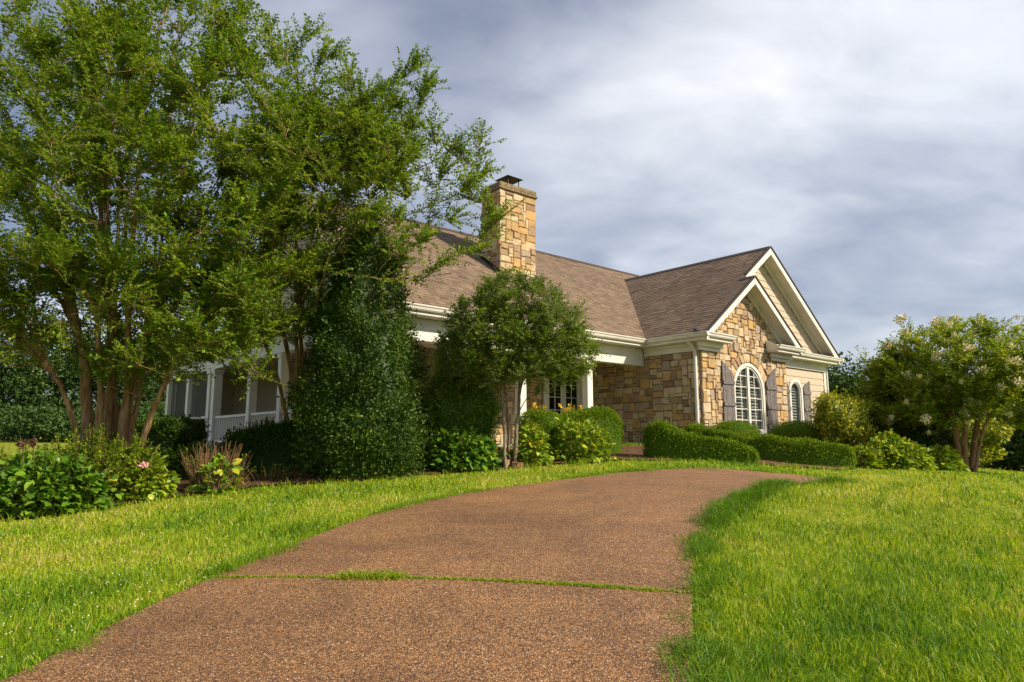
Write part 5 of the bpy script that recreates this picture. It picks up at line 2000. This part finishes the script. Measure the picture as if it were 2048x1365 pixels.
# ------------------------------------------------------------------ background trees
def far_tree(label, x, y, h, w, seed, n=4200, leaf=.34, name='woodland_tree', group=None, mat='wood', low=.12):
    g = np.random.default_rng(seed)
    z0 = float(gz(x, y))
    t = thing(name, label, 'tree', (x, y, z0), group=group)
    blobs = []
    for k in range(14):
        a, r_ = g.uniform(0, 6.28), g.random() ** .5 * w * .33
        zz = g.uniform(low + .14, .84)
        blobs.append((np.array([math.cos(a) * r_ * (1.25 - zz), math.sin(a) * r_ * (1.25 - zz), zz * h]), np.array([w * .26, w * .26, h * .14]) * g.uniform(.75, 1.2)))
    ps, ns = [], []
    for c, rd in blobs:
        d = norm(g.normal(size=(n // 14, 3)))
        ps.append(c + d * rd * (.55 + .45 * g.random((len(d), 1)) ** .5)); ns.append(d)
    p, nn = np.concatenate(ps), np.concatenate(ns)
    k = p[:, 2] > low * h * .5
    p, nn = p[k], nn[k]
    ln = leaf * g.uniform(.6, 1.4, len(p))
    v, f = leaves_np(p, norm(nn + rand_dir(len(p))), norm(nn + UP * .5 + rand_dir(len(p)) * .6), ln, ln * .7)
    link('crown', new_mesh('crown', v, f, rnd=np.repeat(np.clip(g.normal(.45, .2, len(p)) + (g.random() - .5) * .3, 0, 1), 4)), M[mat], t)
    m = MB()
    m.tube([(0, 0, -.3), (0, 0, h * .3), (.1, 0, h * .75)], [w * .045, w * .03, w * .01], 7)
    for c, rd in blobs[:6]:
        m.tube(bezier(np.array([0, 0, c[2] * .5]), np.array([0, 0, c[2] * .8]), c, 5), np.linspace(w * .018, w * .005, 5), 5)
    m.build('trunk', M['bark_grey'], t, smooth=True)
    return t


ft = [(-20, 78, 13.5), (40, 76, 11), (95, 80, 14), (150, 77, 12), (205, 82, 15), (262, 78, 12.5), (315, 80, 14.5), (368, 83, 13), (-90, 76, 13), (-160, 80, 15), (425, 90, 12)]
for k, (px, d, h) in enumerate(ft):
    far_tree('broad green tree in the woodland edge beyond the mown field', (px - CX) / 1424 * d, d, h, h * .72, 200 + k, group='woodland edge beyond the field', low=.0, n=5200)
ft = [(60, 52, 3.0), (180, 56, 3.4), (300, 54, 3.6), (-60, 54, 3.4), (350, 44, 3.0)]
for k, (px, d, h) in enumerate(ft):
    far_tree('low bushy thicket at the foot of the woodland edge', (px - CX) / 1424 * (d + 16), d + 16, h + .5, h * 2.6, 230 + k, group='thickets along the field edge', name='thicket', low=.0, n=3600, leaf=.3)
for k, (px, d, h, w) in enumerate(((1690, 60, 9.5, 7), (1735, 66, 8.2, 7), (1640, 70, 9, 7), (1800, 58, 7.5, 7), (2120, 48, 8, 7), (2220, 52, 9, 8), (1890, 62, 7.5, 8), (1990, 60, 7, 8))):
    far_tree('distant rounded tree on the low ground right of the house', (px - CX) / 1424 * d, d, h, w, 260 + k, group='distant trees right of the house', low=.05)
for k, (px, d, h, w) in enumerate(((1965, 26, 2.0, 2.6), (2040, 27, 2.4, 3.0), (2130, 26, 2.6, 3.0))):
    far_tree(('yellow-green bush seen under the flowering tree branches', 'dark bush beyond the flowering tree stems', 'dark bush beyond the flowering tree stems')[k], (px - CX) / 1424 * d, d, h, w, 290 + k, name='background_bush', low=0., n=5200, leaf=.13,
             mat=('gold', 'wood', 'wood')[k], group=(None, 'dark bushes beyond the flowering tree', 'dark bushes beyond the flowering tree')[k])

# ------------------------------------------------------------------ grass
def keep_grass(x, y, margin=True):
    k = ~in_poly(x, y, DRIVE_POLY) & ~in_poly(x, y, BED) & ~in_poly(x, y, HOUSE_POLY)
    return k


def blades(x, y, h, w, lean, rnd_, g):
    n = len(x)
    z = gz(x, y) - .005
    a = g.uniform(0, 2 * math.pi, n)
    fa = g.uniform(0, 2 * math.pi, n)
    L = np.stack([np.cos(a), np.sin(a), 0 * a], -1)
    Wd = np.stack([np.cos(fa), np.sin(fa), 0 * a], -1)
    b = np.stack([x, y, z], -1)
    mid = b + UP * (h * .55)[:, None] + L * (h * lean * .30)[:, None]
    tip = b + UP * (h * np.clip(1 - lean * .35, .3, 1))[:, None] + L * (h * lean * .95)[:, None]
    v = np.stack([b - Wd * w[:, None] / 2, b + Wd * w[:, None] / 2, mid + Wd * w[:, None] * .42, mid - Wd * w[:, None] * .42, tip], 1).reshape(-1, 3)
    k = np.arange(n)[:, None] * 5
    f = np.concatenate([k + np.array([[0, 1, 2]]), k + np.array([[0, 2, 3]]), k + np.array([[3, 2, 4]])])
    return v, f, np.repeat(rnd_, 5)


def lawn():
    g = np.random.default_rng(77)
    n = 430000
    u = g.random(n)
    r0, r1 = 2.6, 42.0
    r_ = r0 * (r1 / r0) ** (u ** 1.12)
    th = g.uniform(-R(48), R(48), n)
    x, y = r_ * np.sin(th), r_ * np.cos(th)
    k = keep_grass(x, y)
    k &= (r_ < 24) | (g.random(n) < .75)
    x, y, r_ = x[k], y[k], r_[k]
    n = len(x)
    n1 = vnoise(np.stack([x * .9, y * .9, x * 0], -1))
    n2 = vnoise(np.stack([x * 2.6, y * 2.6, x * 0 + 7], -1))
    h = (.030 + .045 * n1 + .035 * n2) * g.uniform(.5, 1.5, n)
    w = np.maximum(.0068, r_ * .00115) * g.uniform(.6, 1.3, n)
    hue = np.clip(.52 + .55 * (n1 - .5) * -1 + .35 * (n2 - .5) + g.normal(0, .24, n), 0, 1)
    hue = np.where(g.random(n) < .02, .97, hue)
    return blades(x, y, h, w, g.uniform(.15, 1.0, n), hue, g)


v, f, a = lawn()
link('lawn_grass', new_mesh('lawn_grass', v, f, rnd=a), M['grass'], kind='stuff')
print('grass tris', len(f))


def tufts():
    """longer, darker clumps hanging over the drive and dotted through the lawn"""
    g = np.random.default_rng(78)
    X, Y, Hh, Cx = [], [], [], []
    lines = [(DR, 1.0, 520), (DL, .6, 620)]
    for line, hs, n in lines:
        seg = line[(line[:, 1] > 1.5) & (line[:, 1] < 14) & (line[:, 0] < 5.2)]
        for k in range(n):
            i = g.integers(0, len(seg) - 1)
            p = seg[i] + (seg[i + 1] - seg[i]) * g.random() + g.normal(size=2) * .07 + (np.array([.02, 0]) if hs > .8 else np.array([-.03, .02]))
            m_ = g.integers(14, 40)
            big = vnoise(np.array([[p[0] * 1.7, p[1] * 1.7, 3.0 + hs]]))[0]
            X.append(p[0] + g.normal(size=m_) * .05); Y.append(p[1] + g.normal(size=m_) * .05)
            Hh.append(hs * (.06 + .26 * max(0, big - .28)) * g.uniform(.6, 1.3, m_)); Cx.append(np.clip(g.normal(.22 if hs > .8 else .38, .13, m_), 0, 1))
    for k in range(420):
        r_, th = 3.2 * (16 / 3.2) ** g.random(), g.uniform(R(2), R(44))
        x, y = r_ * math.sin(th), r_ * math.cos(th)
        if not keep_grass(np.array([x]), np.array([y]))[0]:
            continue
        m_ = g.integers(10, 34)
        X.append(x + g.normal(size=m_) * .07); Y.append(y + g.normal(size=m_) * .07)
        Hh.append(g.uniform(.09, .20) * g.uniform(.6, 1.2, m_)); Cx.append(np.clip(g.normal(.20, .13, m_), 0, 1))
    for k in range(150):          # ragged weeds at the bed edge
        i = g.integers(1, len(BED) - 8)
        p = BED[i] + (BED[i + 1] - BED[i]) * g.random()
        m_ = g.integers(5, 14)
        X.append(p[0] + g.normal(size=m_) * .06); Y.append(p[1] + g.normal(size=m_) * .06)
        Hh.append(g.uniform(.06, .20) * g.uniform(.6, 1.2, m_)); Cx.append(np.clip(g.normal(.6, .25, m_), 0, 1))
    X, Y, Hh, Cx = map(np.concatenate, (X, Y, Hh, Cx))
    w = np.maximum(.0055, np.hypot(X, Y) * .0007) * g.uniform(.7, 1.3, len(X))
    return blades(X, Y, Hh, w, g.uniform(.4, 1.5, len(X)), Cx, g)


v, f, a = tufts()
link('long_grass', new_mesh('long_grass', v, f, rnd=a), M['grass'], kind='stuff')


def joint_weeds():
    g = np.random.default_rng(79)
    p0, p1 = (DL[il], DR[ir])
    n = 9000
    s = g.random(n)
    dens = np.interp(s, [0, .06, .12, .28, .30, .42, .44, .62, .70, .92, .95, 1], [.15, .9, .35, .3, 1, 1, .45, .55, .6, .75, .15, .1]) * (0.35 + 1.1 * vnoise(np.stack([s * 38, s * 0, s * 0 + 2], -1)))
    k = g.random(n) < dens
    s = s[k]
    n = len(s)
    big = np.interp(s, [0, .28, .31, .41, .44, 1], [.6, .6, 1.5, 1.5, .6, .7])
    P = p0 + (p1 - p0) * s[:, None] + g.normal(size=(n, 2)) * [.03, .026] * big[:, None]
    v, f, a = blades(P[:, 0], P[:, 1], g.uniform(.018, .055, n) * big, np.full(n, .006), g.uniform(.6, 1.8, n), np.clip(g.normal(.62, .25, n), 0, 1), g)
    v[:, 2] += .03
    return v, f, a


v, f, a = joint_weeds()
link('joint_weeds', new_mesh('joint_weeds', v, f, rnd=a), M['grass'], kind='stuff')


def clover():
    g = np.random.default_rng(80)
    n = 1500
    r_ = 3.6 * (13.5 / 3.6) ** g.random(n)
    th = g.uniform(-R(44), R(6), n)
    x, y = r_ * np.sin(th), r_ * np.cos(th)
    k = keep_grass(x, y) & (vnoise(np.stack([x * .7, y * .7, x * 0 + 4], -1)) > .42) & (x < 1.0)
    x, y, r_ = x[k], y[k], r_[k]
    n = len(x)
    r = g.uniform(.004, .008, n)
    c = np.stack([x, y, gz(x, y) + g.uniform(.055, .10, n)], -1)
    o = np.array([[1, 0, 0], [0, 1, 0], [-1, 0, 0], [0, -1, 0], [0, 0, 1], [0, 0, -1]], float)
    v = (c[:, None] + o[None] * r[:, None, None]).reshape(-1, 3)
    fb = np.array([[0, 1, 4], [1, 2, 4], [2, 3, 4], [3, 0, 4], [1, 0, 5], [2, 1, 5], [3, 2, 5], [0, 3, 5]])
    f = (np.arange(n)[:, None, None] * 6 + fb[None]).reshape(-1, 3)
    return v, f


v, f = clover()
link('clover_flowers', new_mesh('clover_flowers', v, f, True), M['white_flower'], kind='stuff')
print('stones', n1, n2, n3, 'siding', s1, s2, 'objects', len(bpy.data.objects))
print('TRIS', sum(len(o.data.loops) - 2 * len(o.data.polygons) for o in bpy.data.objects if o.type == 'MESH'))
